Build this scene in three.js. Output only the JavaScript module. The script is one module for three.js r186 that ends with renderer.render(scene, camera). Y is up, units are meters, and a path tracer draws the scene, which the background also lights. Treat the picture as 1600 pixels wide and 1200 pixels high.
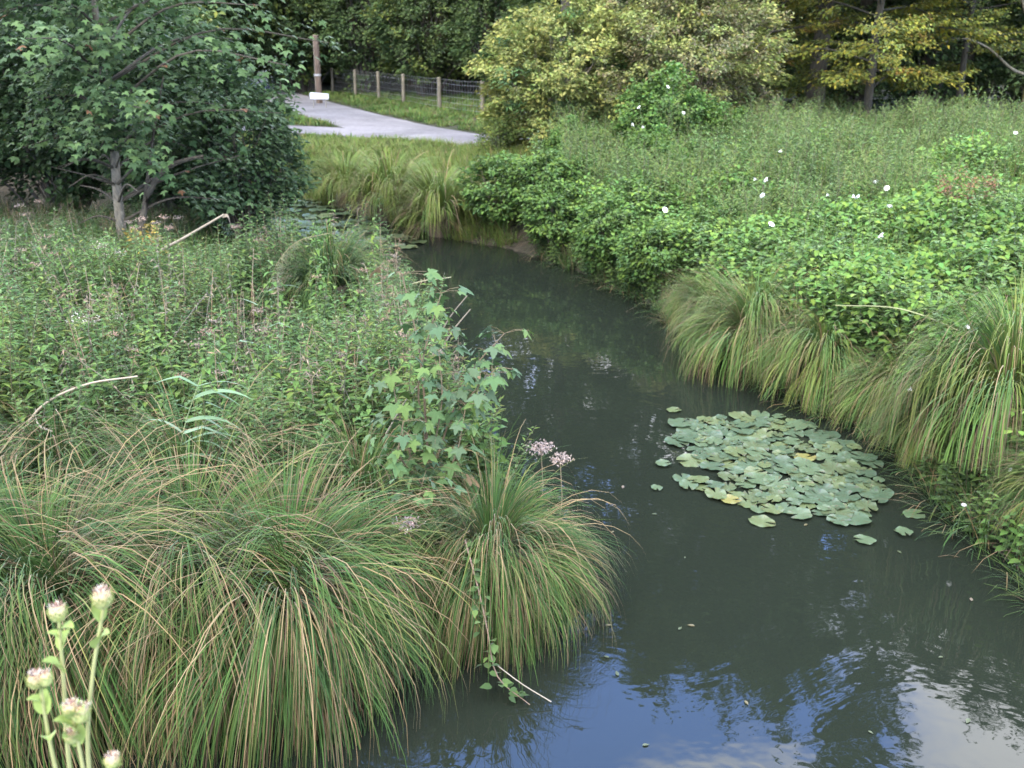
import * as THREE from 'three';
import { ImprovedNoise } from 'three/addons/math/ImprovedNoise.js';

// ---------------------------------------------------------------- camera, sky, sun, exposure
const scene = new THREE.Scene();
const camera = new THREE.PerspectiveCamera(45, 4 / 3, 0.1, 900);
camera.position.set(0, 3.5, 0);
camera.rotation.set(-Math.atan(540 / 1449), 0, 0);
camera.focus = 3.8; camera.userData.fStop = 4.5;
const renderer = new THREE.WebGLRenderer({ antialias: true });
renderer.toneMapping = THREE.LinearToneMapping;
renderer.toneMappingExposure = 2.3;
renderer.shadowMap.enabled = true;

let seedState = 7;
const seed = (n) => { seedState = n >>> 0; };
const rnd = () => { seedState = (seedState + 0x6D2B79F5) >>> 0; let t = seedState; t = Math.imul(t ^ (t >>> 15), t | 1); t ^= t + Math.imul(t ^ (t >>> 7), t | 61); return ((t ^ (t >>> 14)) >>> 0) / 4294967296; };
const rr = (a, b) => a + (b - a) * rnd();
const gauss = () => (rnd() + rnd() + rnd() + rnd() - 2) * 0.9;
const pick = (a) => a[Math.floor(rnd() * a.length)];
const clamp = (x, a = 0, b = 1) => Math.min(b, Math.max(a, x));
const smooth = (a, b, x) => { const t = clamp((x - a) / (b - a)); return t * t * (3 - 2 * t); };
const noise = new ImprovedNoise();
const fbm = (x, y, z, o = 5) => { let s = 0, a = 0.5, f = 1; for (let i = 0; i < o; i++) { s += a * noise.noise(x * f + 3.1 * i, y * f + 7.7 * i, z * f + 1.3 * i); a *= 0.5; f *= 2.03; } return s; };
const V = (x, y, z) => new THREE.Vector3(x, y, z);

{ // broken cloud over blue
  const W = 1024, Hh = 512, data = new Float32Array(W * Hh * 4);
  for (let j = 0; j < Hh; j++) {
    const el = ((j + 0.5) / Hh - 0.5) * Math.PI, sy = Math.sin(el), cy = Math.cos(el);
    for (let i = 0; i < W; i++) {
      const az = (i + 0.5) / W * 2 * Math.PI, y = Math.max(sy, 0.0);
      const k = 1 / (y + 0.28), px = Math.cos(az) * cy * k * 1.5, pz = Math.sin(az) * cy * k * 1.5;
      const n = fbm(px + 2.2, pz + 5.1, 0.4, 6) + 0.35 * fbm(px * 3 + 9, pz * 3, 4.2, 4);
      const c = smooth(-0.08, 0.2, n), o = (j * W + i) * 4, low = Math.pow(1 - y, 4);
      const blue = [0.6 + 0.9 * low, 1.15 + 0.9 * low, 3.0 + 0.1 * low];
      const cl = 3.5 + 0.9 * fbm(px * 2, pz * 2, 9, 4);
      const cloud = [cl * 0.97, cl * 0.98, cl * 1.03];
      for (let q = 0; q < 3; q++) data[o + q] = blue[q] * (1 - c) + cloud[q] * c;
      data[o + 3] = 1;
    }
  }
  const t = new THREE.DataTexture(data, W, Hh, THREE.RGBAFormat, THREE.FloatType);
  t.mapping = THREE.EquirectangularReflectionMapping; t.magFilter = THREE.LinearFilter; t.minFilter = THREE.LinearFilter; t.needsUpdate = true;
  scene.background = t; scene.environment = t;
}
const sun = new THREE.DirectionalLight(0xfff1dc, 1.3);
sun.position.set(-14, 30, 16); sun.target.position.set(1, 0, -12);
sun.castShadow = true; sun.shadow.radius = 24; sun.shadow.mapSize.set(2048, 2048);
Object.assign(sun.shadow.camera, { left: -40, right: 40, top: 40, bottom: -40, near: 1, far: 120 });
scene.add(sun, sun.target);

// ---------------------------------------------------------------- helpers
const names = new Map();
const numbered = (n) => { const k = names.get(n) ?? 0; names.set(n, k + 1); return k ? `${n}_${String(k).padStart(3, '0')}` : n; };
function tag(o, label, category, group, kind) { o.userData = { label, category }; if (group) o.userData.group = group; if (kind) o.userData.kind = kind; return o; }
function base(name, p, label, category, group, turn = 0) { const g = new THREE.Group(); g.name = numbered(name); g.position.copy(p); g.rotation.y = turn; tag(g, label, category, group); scene.add(g); return g; }
function part(name, geo, mat, parent, stuff) { const m = new THREE.Mesh(geo, mat); m.name = name; if (stuff) m.userData.kind = 'stuff'; parent.add(m); return m; }

class GB {
  constructor() { this.p = []; this.c = []; this.i = []; this.u = []; }
  v(x, y, z, c, u = 0, w = 0) { this.p.push(x, y, z); this.c.push(c[0], c[1], c[2]); this.u.push(u, w); return this.p.length / 3 - 1; }
  t(a, b, c) { this.i.push(a, b, c); }
  get n() { return this.p.length / 3; }
  build() {
    const g = new THREE.BufferGeometry();
    g.setAttribute('position', new THREE.BufferAttribute(new Float32Array(this.p), 3));
    g.setAttribute('color', new THREE.BufferAttribute(new Float32Array(this.c), 3));
    g.setAttribute('uv', new THREE.BufferAttribute(new Float32Array(this.u), 2));
    g.setIndex(new THREE.BufferAttribute(new Uint32Array(this.i), 1));
    g.computeVertexNormals();
    return g;
  }
}
const vary = (c, k = 0.25) => { const s = 1 + rr(-k, k), h = rr(-k, k) * 0.35; return [c[0] * s * (1 + h), c[1] * s, c[2] * s * (1 - h)]; };

// a leaf: folded along its midrib. d = direction, n = upper face
const _s = new THREE.Vector3(), _n = new THREE.Vector3(), _d = new THREE.Vector3();
function leaf(g, p, d, n, len, wid, c, fine = false, fold = 0.25, droop = 0.15) {
  _d.copy(d).normalize(); _s.crossVectors(_d, n); if (_s.lengthSq() < 1e-6) _s.set(1, 0, 0); _s.normalize(); _n.crossVectors(_s, _d).normalize();
  const at = (f, w, up) => g.v(p.x + _d.x * len * f + _s.x * wid * w + _n.x * (up * wid - droop * len * f * f), p.y + _d.y * len * f + _s.y * wid * w + _n.y * (up * wid - droop * len * f * f), p.z + _d.z * len * f + _s.z * wid * w + _n.z * (up * wid - droop * len * f * f), c, w, f);
  if (!fine) {
    const a = at(0, 0, 0), l = at(0.42, -0.5, fold), r = at(0.42, 0.5, fold), e = at(1, 0, 0);
    g.t(a, r, e); g.t(a, e, l);
  } else {
    const a = at(0, 0, 0), l = at(0.22, -0.42, fold * 0.8), r = at(0.22, 0.42, fold * 0.8), l2 = at(0.55, -0.45, fold), r2 = at(0.55, 0.45, fold), m = at(0.5, 0, 0), e = at(1, 0, 0);
    g.t(a, r, m); g.t(r, r2, m); g.t(r2, e, m); g.t(a, m, l); g.t(l, m, l2); g.t(l2, m, e);
  }
}
// a grass or sedge blade that arches under its own weight
function blade(g, x, y, z, az, el, len, wid, bend, c, segs = 5, floor = -9, tip) {
  const ca = Math.cos(az), sa = Math.sin(az), sx = -sa, sz = ca, st = len / segs;
  let e = el, prev = null, px = x, py = y, pz = z, wob = rr(-0.25, 0.25), kink = rnd() < 0.14 ? Math.floor(rr(1, segs)) : -1;
  for (let k = 0; k <= segs; k++) {
    const f = k / segs, w = wid * 0.5 * (f < 0.15 ? 0.7 + 2 * f : 1) * (1 - Math.pow(f, 2.2)), cc = tip && f > 0.72 ? tip : c;
    const tw = wob * f * 2, ox = sx * w * Math.cos(tw), oy = w * Math.sin(tw) + Math.abs(w) * 0.2, oz = sz * w * Math.cos(tw);
    if (k < segs) {
      const a = g.v(px - ox, py + oy, pz - oz, cc, 0, f), b = g.v(px + ox, py - oy, pz + oz, cc, 1, f);
      if (prev) { g.t(prev[0], prev[1], b); g.t(prev[0], b, a); }
      prev = [a, b];
    } else { const a = g.v(px, py, pz, cc, 0.5, 1); g.t(prev[0], prev[1], a); }
    px += Math.cos(e) * ca * st; pz += Math.cos(e) * sa * st; py = Math.max(floor, py + Math.sin(e) * st);
    if (k === kink) e -= rr(0.4, 1.5);
    e = Math.max(-1.5, e - bend * st * (0.25 + Math.cos(e)) * (0.5 + 1.3 * f));
  }
}
function tube(g, pts, radii, sides, c, cf) {
  const up = V(0, 1, 0), T = V(), A = V(), B = V(); let prev = null;
  pts.forEach((p, k) => {
    T.subVectors(pts[Math.min(k + 1, pts.length - 1)], pts[Math.max(k - 1, 0)]).normalize();
    A.crossVectors(T, Math.abs(T.y) > 0.9 ? V(1, 0, 0) : up).normalize(); B.crossVectors(T, A);
    const ring = [], r = Array.isArray(radii) ? radii[k] : radii;
    for (let s = 0; s < sides; s++) { const a = s / sides * 2 * Math.PI, ca = Math.cos(a) * r, sa = Math.sin(a) * r; ring.push(g.v(p.x + A.x * ca + B.x * sa, p.y + A.y * ca + B.y * sa, p.z + A.z * ca + B.z * sa, cf ? cf(k, s) : c, s / sides * 2 * Math.PI * Math.max(r, 0.02), k)); }
    if (prev) for (let s = 0; s < sides; s++) { const q = (s + 1) % sides; g.t(prev[s], ring[s], ring[q]); g.t(prev[s], ring[q], prev[q]); }
    prev = ring;
  });
}
const curve = (pts, n) => new THREE.CatmullRomCurve3(pts).getPoints(n);

// ---------------------------------------------------------------- materials
const M = {};
const leafMat = (rough, trans) => new THREE.MeshPhysicalMaterial({ vertexColors: true, roughness: rough, transmission: trans, thickness: 0, side: THREE.DoubleSide, ior: 1.4, specularIntensity: 0.45 });
M.leaf = leafMat(0.92, 0.35); M.blade = leafMat(0.85, 0.25);
M.opaque = new THREE.MeshStandardMaterial({ vertexColors: true, roughness: 0.9, side: THREE.DoubleSide });
function dataTex(w, h, f, srgb = false) {
  const d = new Uint8Array(w * h * 4);
  for (let j = 0; j < h; j++) for (let i = 0; i < w; i++) { const c = f(i / w, j / h), o = (j * w + i) * 4; for (let q = 0; q < 3; q++) d[o + q] = clamp(c[q]) * 255; d[o + 3] = 255; }
  const t = new THREE.DataTexture(d, w, h); t.wrapS = t.wrapT = THREE.RepeatWrapping; t.magFilter = THREE.LinearFilter; t.minFilter = THREE.LinearFilter; if (srgb) t.colorSpace = THREE.SRGBColorSpace; t.needsUpdate = true; return t;
}
// tiling noise on a torus
const tile = (u, v, f, o, k = 0) => { const a = u * 2 * Math.PI, b = v * 2 * Math.PI, r = f / (2 * Math.PI); return fbm(Math.cos(a) * r + k, Math.sin(a) * r + Math.cos(b) * r * 1.31, Math.sin(b) * r + k * 2.3, o); };
const barkTex = dataTex(256, 256, (u, v) => { const n = 0.5 + 0.9 * tile(u, v * 0.35, 14, 5), m = 0.5 + 0.8 * tile(u, v, 4, 3, 5); const s = 0.55 + 0.45 * n; return [s * (0.85 + 0.2 * m), s * (0.85 + 0.18 * m), s * (0.8 + 0.12 * m)]; }, true);
barkTex.repeat.set(2.2, 0.6);
M.bark = new THREE.MeshStandardMaterial({ vertexColors: true, map: barkTex, bumpMap: barkTex, bumpScale: 0.02, roughness: 0.95 });

// ---------------------------------------------------------------- terrain
const stream = [[-9, -3.55], [-5, -3.75], [-3, -3.85], [-2, -3.9], [-1.35, -3.85], [-0.85, -4.05], [-0.45, -4.5], [-0.05, -4.8], [0.2, -5.2], [0.2, -5.8], [0, -6.6], [-0.35, -7.6], [-0.65, -9], [-0.95, -10.5], [-1.35, -12], [-2, -13.5], [-2.9, -14.7], [-4.6, -15.7], [-8, -17], [-14, -19],
  [-14, -22.8], [-8, -22.8], [-5.2, -22.2], [-3.6, -20.2], [-2.4, -18.6], [-1.55, -17.5], [-0.9, -16.8], [-0.2, -16.3], [0.95, -14.6], [1.7, -13], [2, -12.1], [2.3, -10.8], [2.5, -9.8], [2.95, -8.8], [3.4, -7.9], [3.35, -6.6], [3.4, -6], [3.5, -5.5], [3.5, -5], [3.8, -4.4], [4.8, -3.5], [9, -3.1], [9, -2.3], [-9, -2.3]];
function streamDist(x, z) { // positive on land
  let d = 1e9, inside = false;
  for (let i = 0, j = stream.length - 1; i < stream.length; j = i++) {
    const [ax, az] = stream[j], [bx, bz] = stream[i], dx = bx - ax, dz = bz - az, t = clamp(((x - ax) * dx + (z - az) * dz) / (dx * dx + dz * dz));
    d = Math.min(d, Math.hypot(x - ax - dx * t, z - az - dz * t));
    if ((az > z) !== (bz > z) && x < (bx - ax) * (z - az) / (bz - az) + ax) inside = !inside;
  }
  return inside ? -d : d;
}
function ground(x, z) {
  if (x < -14 || x > 22 || z < -34 || z > 3) return 0.75 + (z > 0 ? 1.15 : 0);
  const d = streamDist(x, z);
  if (d <= 0) return -0.04 - 0.6 * smooth(0, 0.7, -d);
  if (z > -2.35) return -0.04 + 1.94 * smooth(0, 1.7, d);
  const far = smooth(-22, -25, z);
  let h = -0.04 + 0.5 * smooth(0, 0.8, d) + 0.29 * smooth(0.5, 5, d) + (x > 1 ? 0.12 * smooth(2, 6, d) + 0.4 * smooth(1.2, 5, d) * smooth(-0.15, 0.35, noise.noise(x * 0.38 + 4, 9, z * 0.38)) * smooth(-22, -15, z) : 0) * (1 - far) + 0.1 * noise.noise(x * 0.6, 3, z * 0.6) * smooth(0, 1, d);
  return h * (1 - far) + 0.75 * far;
}
{
  const line = (outer, a, b, st, outer2) => { const r = [...outer]; for (let x = a; x <= b + 1e-6; x += st) r.push(x); return [...r, ...outer2]; };
  const xs = line([-420, -200, -90, -45, -26], -16, 23, 0.25, [30, 48, 90, 200, 420]), zs = line([-600, -280, -140, -80, -50], -36, 4, 0.25, [8, 20, 60, 200]);
  const g = new GB();
  for (const z of zs) for (const x of xs) {
    const m = 0.5 + 0.9 * fbm(x * 0.5, 1, z * 0.5, 4), f = 0.5 + 0.8 * fbm(x * 3, 7, z * 3, 3);
    const wet = streamDist(x, z) < 0.5;
    const a = [0.045, 0.038, 0.024], b = [0.055, 0.075, 0.028], k = wet ? 0 : clamp(m);
    g.v(x, ground(x, z), z, a.map((q, n) => (q * (1 - k) + b[n] * k) * (0.7 + 0.6 * f)), x, z);
  }
  for (let j = 0; j < zs.length - 1; j++) for (let i = 0; i < xs.length - 1; i++) { const a = j * xs.length + i, b = a + 1, c = a + xs.length, d = c + 1; g.t(a, c, b); g.t(b, c, d); }
  const tx = dataTex(256, 256, (u, v) => { const n = 0.62 + 0.75 * tile(u, v, 26, 4); return [n, n * 0.98, n * 0.93]; });
  const m = new THREE.Mesh(g.build(), new THREE.MeshStandardMaterial({ vertexColors: true, map: tx, bumpMap: tx, bumpScale: 0.03, roughness: 1 }));
  m.name = 'ground'; m.userData = { kind: 'structure', label: 'dark earth and litter of the stream banks and meadow', category: 'ground' }; scene.add(m);
}
{ // water
  const g = new GB(), c = [1, 1, 1], xs = [], zs = [];
  for (let x = -15; x <= 10.01; x += 1) xs.push(x); for (let z = -24; z <= -2.01; z += 1) zs.push(z);
  for (const z of zs) for (const x of xs) g.v(x, 0, z, c, x, z);
  for (let j = 0; j < zs.length - 1; j++) for (let i = 0; i < xs.length - 1; i++) { const a = j * xs.length + i, b = a + 1, q = a + xs.length, d = q + 1; g.t(a, q, b); g.t(b, q, d); }
  const rip = dataTex(512, 512, (u, v) => { const n = 0.5 + 0.55 * tile(u, v, 9, 3) + 0.4 * tile(u, v, 34, 2, 3) * (0.5 + tile(u, v, 3, 2, 8)); return [n, n, n]; });
  rip.repeat.set(1 / 3.2, 1 / 2.6);
  const m = new THREE.Mesh(g.build(), new THREE.MeshPhysicalMaterial({ color: new THREE.Color().setRGB(0.0105, 0.0138, 0.0098), roughness: 0.02, ior: 1.42, bumpMap: rip, bumpScale: 0.002 }));
  m.name = 'water'; m.userData = { kind: 'structure', label: 'dark murky stream mirroring trees and sky', category: 'water' }; scene.add(m);
}
// road: ribbons of worn asphalt
{
  const tx = dataTex(512, 512, (u, v) => { const n = 0.74 + 0.4 * tile(u, v, 60, 3) + 0.5 * tile(u, v, 4, 4, 4); return [n, n * 0.985, n]; });
  tx.repeat.set(0.13, 0.13);
  const mat = new THREE.MeshStandardMaterial({ color: new THREE.Color().setRGB(0.215, 0.21, 0.22), map: tx, bumpMap: tx, bumpScale: 0.006, roughness: 0.9 });
  const ribbon = (name, pts, w, y, label) => {
    const g = new GB(), c = curve(pts.map(([x, z]) => V(x, 0, z)), 60), cc = [1, 1, 1]; let prev;
    c.forEach((p, k) => {
      const q = c[Math.min(k + 1, 60)], o = c[Math.max(k - 1, 0)], L = Math.hypot(q.x - o.x, q.z - o.z), nx = -(q.z - o.z) / L, nz = (q.x - o.x) / L, r = [];
      for (let s = 0; s <= 4; s++) { const f = (s / 4 - 0.5) * (w + 0.18 * noise.noise(k * 0.7, s, 2)), x = p.x + nx * f, z = p.z + nz * f; r.push(g.v(x, y - (s % 4 ? 0 : 0.05), z, cc, x, z)); }
      if (prev) for (let s = 0; s < 4; s++) { g.t(prev[s], r[s], r[s + 1]); g.t(prev[s], r[s + 1], prev[s + 1]); }
      prev = r;
    });
    if (true) for (let i = 0; i < g.i.length; i += 3) { const q = g.i[i]; g.i[i] = g.i[i + 1]; g.i[i + 1] = q; }
    const geo = g.build(); if (geo.attributes.normal.getY(10) < 0) { for (let i = 0; i < g.i.length; i += 3) { const q = g.i[i]; g.i[i] = g.i[i + 1]; g.i[i + 1] = q; } geo.setIndex(g.i); geo.computeVertexNormals(); }
    const m = new THREE.Mesh(geo, mat); m.name = name; m.userData = { kind: 'structure', label, category: 'road' }; scene.add(m);
  };
  ribbon('road', [[16, -25.2], [8, -25.6], [3, -26.1], [-0.9, -27.3], [-3.2, -30.2], [-6, -35.8], [-9.4, -43.5], [-13, -52], [-20, -66]], 2.9, 0.795, 'narrow grey asphalt lane curving away to the fence');
  ribbon('side_road', [[-0.2, -26.9], [-2.6, -28.3], [-5.4, -30.2], [-9, -31.8], [-16, -33.5], [-40, -37]], 2.3, 0.79, 'grey asphalt branch of the lane leading behind the maple');
}

// ---------------------------------------------------------------- plant builders
const P = {
  sedge: [[0.038, 0.085, 0.018], [0.05, 0.1, 0.022], [0.032, 0.072, 0.02], [0.07, 0.105, 0.025]],
  sedgeLight: [[0.08, 0.15, 0.032], [0.108, 0.17, 0.036], [0.068, 0.135, 0.036], [0.135, 0.165, 0.04]],
  sedgeYellow: [[0.125, 0.175, 0.033], [0.145, 0.185, 0.042], [0.095, 0.155, 0.036]],
  dead: [[0.19, 0.14, 0.075], [0.14, 0.1, 0.058], [0.21, 0.155, 0.08], [0.11, 0.08, 0.048]],
  nettle: [[0.078, 0.15, 0.028], [0.098, 0.168, 0.03], [0.066, 0.13, 0.028]],
  bind: [[0.092, 0.185, 0.032], [0.118, 0.2, 0.032], [0.074, 0.16, 0.034]],
  herb: [[0.075, 0.145, 0.038], [0.09, 0.15, 0.042], [0.062, 0.122, 0.04]],
  mugwort: [[0.12, 0.185, 0.052], [0.1, 0.168, 0.046], [0.14, 0.185, 0.056]],
  maple: [[0.034, 0.068, 0.022], [0.043, 0.082, 0.026], [0.054, 0.1, 0.03], [0.039, 0.075, 0.028]],
  forest: [[0.072, 0.12, 0.036], [0.088, 0.14, 0.04], [0.062, 0.105, 0.036]],
  forestLight: [[0.12, 0.165, 0.038], [0.14, 0.17, 0.036], [0.1, 0.15, 0.038]],
  autumn: [[0.22, 0.235, 0.03], [0.17, 0.2, 0.03], [0.25, 0.225, 0.03], [0.12, 0.16, 0.03]],
  orange: [[0.27, 0.18, 0.035], [0.22, 0.18, 0.035]],
  yellowBush: [[0.25, 0.27, 0.07], [0.205, 0.24, 0.06], [0.3, 0.3, 0.09], [0.15, 0.2, 0.045]],
  oliveBush: [[0.18, 0.175, 0.07], [0.145, 0.16, 0.06], [0.2, 0.185, 0.08], [0.11, 0.145, 0.04], [0.15, 0.125, 0.07]],
  alder: [[0.078, 0.15, 0.028], [0.1, 0.17, 0.03], [0.062, 0.125, 0.032]],
  willow: [[0.04, 0.06, 0.028], [0.05, 0.07, 0.03], [0.035, 0.052, 0.026]],
};
const W1 = [1, 1, 1], BARK = [0.16, 0.14, 0.115], BARKD = [0.09, 0.078, 0.062];

function tussockGeo(o) { // blades fall in locks, with dead ones hanging below
  const g = new GB(), per = 9;
  for (let k = 0; k < o.n / per; k++) {
    const a = rnd() * 2 * Math.PI, q = Math.sqrt(rnd()), r = o.r0 * q, out = a + gauss() * 0.55, deadLock = rnd() < o.dead * (q > 0.6 ? 1.1 : 0.35);
    const hang = deadLock && rnd() < 0.7, el = hang ? rr(-0.5, 0.6) : Math.PI / 2 - (0.1 + 1.1 * q) * rr(0.5, 1.25) * o.open, len = o.len * (deadLock ? rr(0.5, 0.95) : rr(0.6, 1.15)), bend = o.bend * rr(0.7, 1.4), pal = pick(deadLock ? P.dead : o.pal), y = o.h * (1 - 0.45 * q * q) * rr(0.7, 1);
    for (let w = 0; w < per; w++) {
      const dead = deadLock ? rnd() < 0.85 : rnd() < o.dead * 0.45, c = vary(dead ? (deadLock ? pal : pick(P.dead)) : deadLock ? pick(o.pal) : pal, 0.24);
      blade(g, Math.cos(a) * r + gauss() * 0.03, y + gauss() * 0.03, Math.sin(a) * r + gauss() * 0.03, out + gauss() * 0.16, el + gauss() * 0.12, len * rr(0.75, 1.1), o.w * rr(0.6, 1.25), bend * rr(0.85, 1.2), c, o.segs ?? 7, -(o.drop ?? 0), !dead && rnd() < 0.25 ? vary(P.dead[0], 0.2) : undefined);
    }
  }
  for (let k = 0; k < o.n * 0.02; k++) { const a = rnd() * 6.28; blade(g, Math.cos(a) * 0.2, o.h * 0.8, Math.sin(a) * 0.2, a, rr(0.5, 1.3), o.len * rr(1, 1.3), o.w, o.bend * rr(0.5, 0.9), vary(pick([P.dead[0], P.dead[2], [0.13, 0.14, 0.04]]), 0.2), 9, 0); }
  return g.build();
}
function coreGeo(r, h) { const g = new GB(), pts = [], rad = []; for (let k = 0; k <= 5; k++) { pts.push(V(rr(-0.02, 0.02), h * k / 5 - 0.25 * (k === 0), rr(-0.02, 0.02))); rad.push(r * (k === 5 ? 0.05 : 1 + 0.15 * gauss())); } tube(g, pts, rad, 9, [0.06, 0.045, 0.03], () => vary([0.06, 0.045, 0.03], 0.4)); return g.build(); }

function shrubGeo(o) { // ellipsoid of leaf clumps carried on twigs
  const g = new GB(), tw = new GB(), d = V(), n = V();
  for (let k = 0; k < o.clumps; k++) {
    let x, y, z; do { x = rr(-1, 1); y = rr(-1, 1); z = rr(-1, 1); } while (x * x + y * y + z * z > 1);
    const l = Math.hypot(x, y, z) || 1, s = Math.pow(l, o.shell ?? 0.45) / l * (0.82 + 0.42 * noise.noise(x / l * 2.2 + (o.k ?? 0), y / l * 2.2, z / l * 2.2)), c = V(x * s * o.rx, o.cy + y * s * o.ry, z * s * o.rz);
    if (c.y < (o.floor ?? 0.1)) c.y = (o.floor ?? 0.1) + rnd() * 0.3;
    if (k % (o.twigEvery ?? 2) === 0) {
      const b = V(c.x * 0.12 + gauss() * o.rx * 0.08, -0.1, c.z * 0.12 + gauss() * o.rz * 0.08), m1 = b.clone().lerp(c, 0.5).add(V(gauss() * 0.15 * o.rx, 0.18 * o.ry, gauss() * 0.15 * o.rz));
      tube(tw, curve([b, m1, c], 6), [1, 0.8, 0.65, 0.5, 0.4, 0.3, 0.2].map((q) => q * (o.twig ?? 0.02)), 4, vary(o.bark ?? BARK, 0.3));
    }
    const tint = vary([1, 1, 1], o.clumpVary ?? 0.2), pal = o.pal2 && rnd() < (typeof o.mix2 === 'function' ? o.mix2(c) : o.mix2) ? o.pal2 : o.pal;
    const out = V(c.x / o.rx, (c.y - o.cy) / o.ry * 0.7 + 0.35, c.z / o.rz).normalize();
    for (let q = 0; q < o.per; q++) {
      const p = V(c.x + gauss() * o.cr, c.y + gauss() * o.cr * (o.flat ?? 0.75), c.z + gauss() * o.cr);
      if (p.y < 0.02) p.y = 0.02 + rnd() * 0.1;
      d.set(gauss() + out.x, gauss() * 0.6 - 0.15 + out.y * 0.3, gauss() + out.z); n.set(gauss() * 0.6 + out.x * 0.5, 0.9 + gauss() * 0.4, gauss() * 0.6 + out.z * 0.5);
      const cc = vary(pick(pal), 0.22);
      leaf(g, p, d, n, o.len * rr(0.65, 1.2), o.wid * rr(0.7, 1.2), [cc[0] * tint[0], cc[1] * tint[1], cc[2] * tint[2]], o.fine);
    }
  }
  return { crown: g.build(), stems: tw.build() };
}
function shrub(name, geo, x, z, turn, s, label, category, group, leafM = M.leaf, y) {
  const o = base(name, V(x, y ?? ground(x, z), z), label, category, group, turn); o.scale.set(s, s, s);
  part('stems', geo.stems, M.opaque, o, true); part('crown', geo.crown, leafM, o, true); return o;
}
function treeGeo(o) {
  const t = new GB(), g = new GB(), trunk = [], rad = [], N = 12, d = V(), n = V();
  let lx = 0, lz = 0;
  for (let k = 0; k <= N; k++) { const f = k / N; trunk.push(V(lx, f * o.h * 0.96 - (k === 0 ? 0.3 : 0), lz)); rad.push(o.r * (Math.pow(1 - f, 0.8) * 0.95 + 0.04) * (k === 0 ? 1.45 : 1)); lx += gauss() * 0.02 * o.h / N * 3 + (o.lean ?? 0) * o.h / N; lz += gauss() * 0.02 * o.h / N * 3; }
  tube(t, trunk, rad, 9, W1, () => vary(o.bark ?? [0.11, 0.098, 0.08], 0.15));
  const tips = [];
  for (let k = 0; k < o.limbs; k++) {
    const f = o.cb + (0.98 - o.cb) * Math.pow((k + rnd()) / o.limbs, 0.9), kk = f * N, i0 = Math.min(N - 1, Math.floor(kk)), b = trunk[i0].clone().lerp(trunk[i0 + 1], kk - i0);
    const az = k * 2.39996 + gauss() * 0.5, u = (f - o.cb) / (1 - o.cb), prof = o.shape === 'column' ? 0.55 + 0.45 * Math.sin(Math.PI * clamp(u * 0.9 + 0.1)) : Math.pow(Math.sin(Math.PI * (0.16 + 0.8 * u)), 0.75), L = o.spread * prof * rr(0.7, 1.15);
    const el = (o.el ?? 0.35) + 0.7 * u + gauss() * 0.2, e = b.clone().add(V(Math.cos(az) * L * Math.cos(el * 0.7), L * Math.sin(el) * 0.8, Math.sin(az) * L * Math.cos(el * 0.7)));
    const m = b.clone().lerp(e, 0.5).add(V(gauss() * 0.12 * L, (o.sag ?? 0.06) * L + gauss() * 0.08 * L, gauss() * 0.12 * L)), pts = curve([b, m, e], 7), r = rad[i0] * 0.42 * (o.thin ?? 1);
    tube(t, pts, pts.map((_, q) => r * (1 - 0.85 * q / 7) + 0.008), 5, vary(o.bark ?? BARK, 0.2));
    for (let q = 2; q <= 7; q++) for (let w = 0; w < 2; w++) {
      const s = pts[q], el2 = el * 0.5 + gauss() * 0.5, az2 = az + (q === 7 ? gauss() * 0.6 : (w ? 1 : -1) * rr(0.4, 1.3)), l2 = L * rr(0.16, 0.36), c = s.clone().add(V(Math.cos(az2) * Math.cos(el2) * l2, Math.sin(el2) * l2, Math.sin(az2) * Math.cos(el2) * l2));
      tube(t, [s, s.clone().lerp(c, 0.5).add(V(0, 0.05 * l2, 0)), c], [r * 0.22 + 0.005, r * 0.12 + 0.004, 0.004], 3, vary(o.bark ?? BARK, 0.2));
      tips.push([s, c, az2]);
    }
  }
  const per = Math.ceil(o.leaves / tips.length);
  for (const [s, c, az] of tips) {
    const tint = vary([1, 1, 1], 0.22), pal = o.pal2 && rnd() < o.mix2 ? o.pal2 : o.pal;
    for (let q = 0; q < per; q++) {
      const f = Math.pow(rnd(), 0.6) * 1.15, w = o.cr * (0.5 + 0.5 * f), p = V(s.x + (c.x - s.x) * f + gauss() * w, s.y + (c.y - s.y) * f + gauss() * w * (o.flat ?? 0.55), s.z + (c.z - s.z) * f + gauss() * w);
      d.set(Math.cos(az) + gauss(), gauss() * 0.5 - 0.25, Math.sin(az) + gauss()); n.set(gauss() * 0.5, 1, gauss() * 0.5);
      const cc = vary(pick(pal), 0.22);
      leaf(g, p, d, n, o.len * rr(0.7, 1.2), o.wid * rr(0.7, 1.2), [cc[0] * tint[0], cc[1] * tint[1], cc[2] * tint[2]], o.fine);
    }
  }
  return { trunk: t.build(), crown: g.build() };
}
function tree(name, geo, x, z, turn, s, label, group, y) {
  const o = base(name, V(x, y ?? ground(x, z), z), label, 'tree', group, turn); o.scale.set(s[0], s[1], s[0]);
  part('trunk', geo.trunk, M.bark, o); part('crown', geo.crown, M.leaf, o, true); return o;
}

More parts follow.
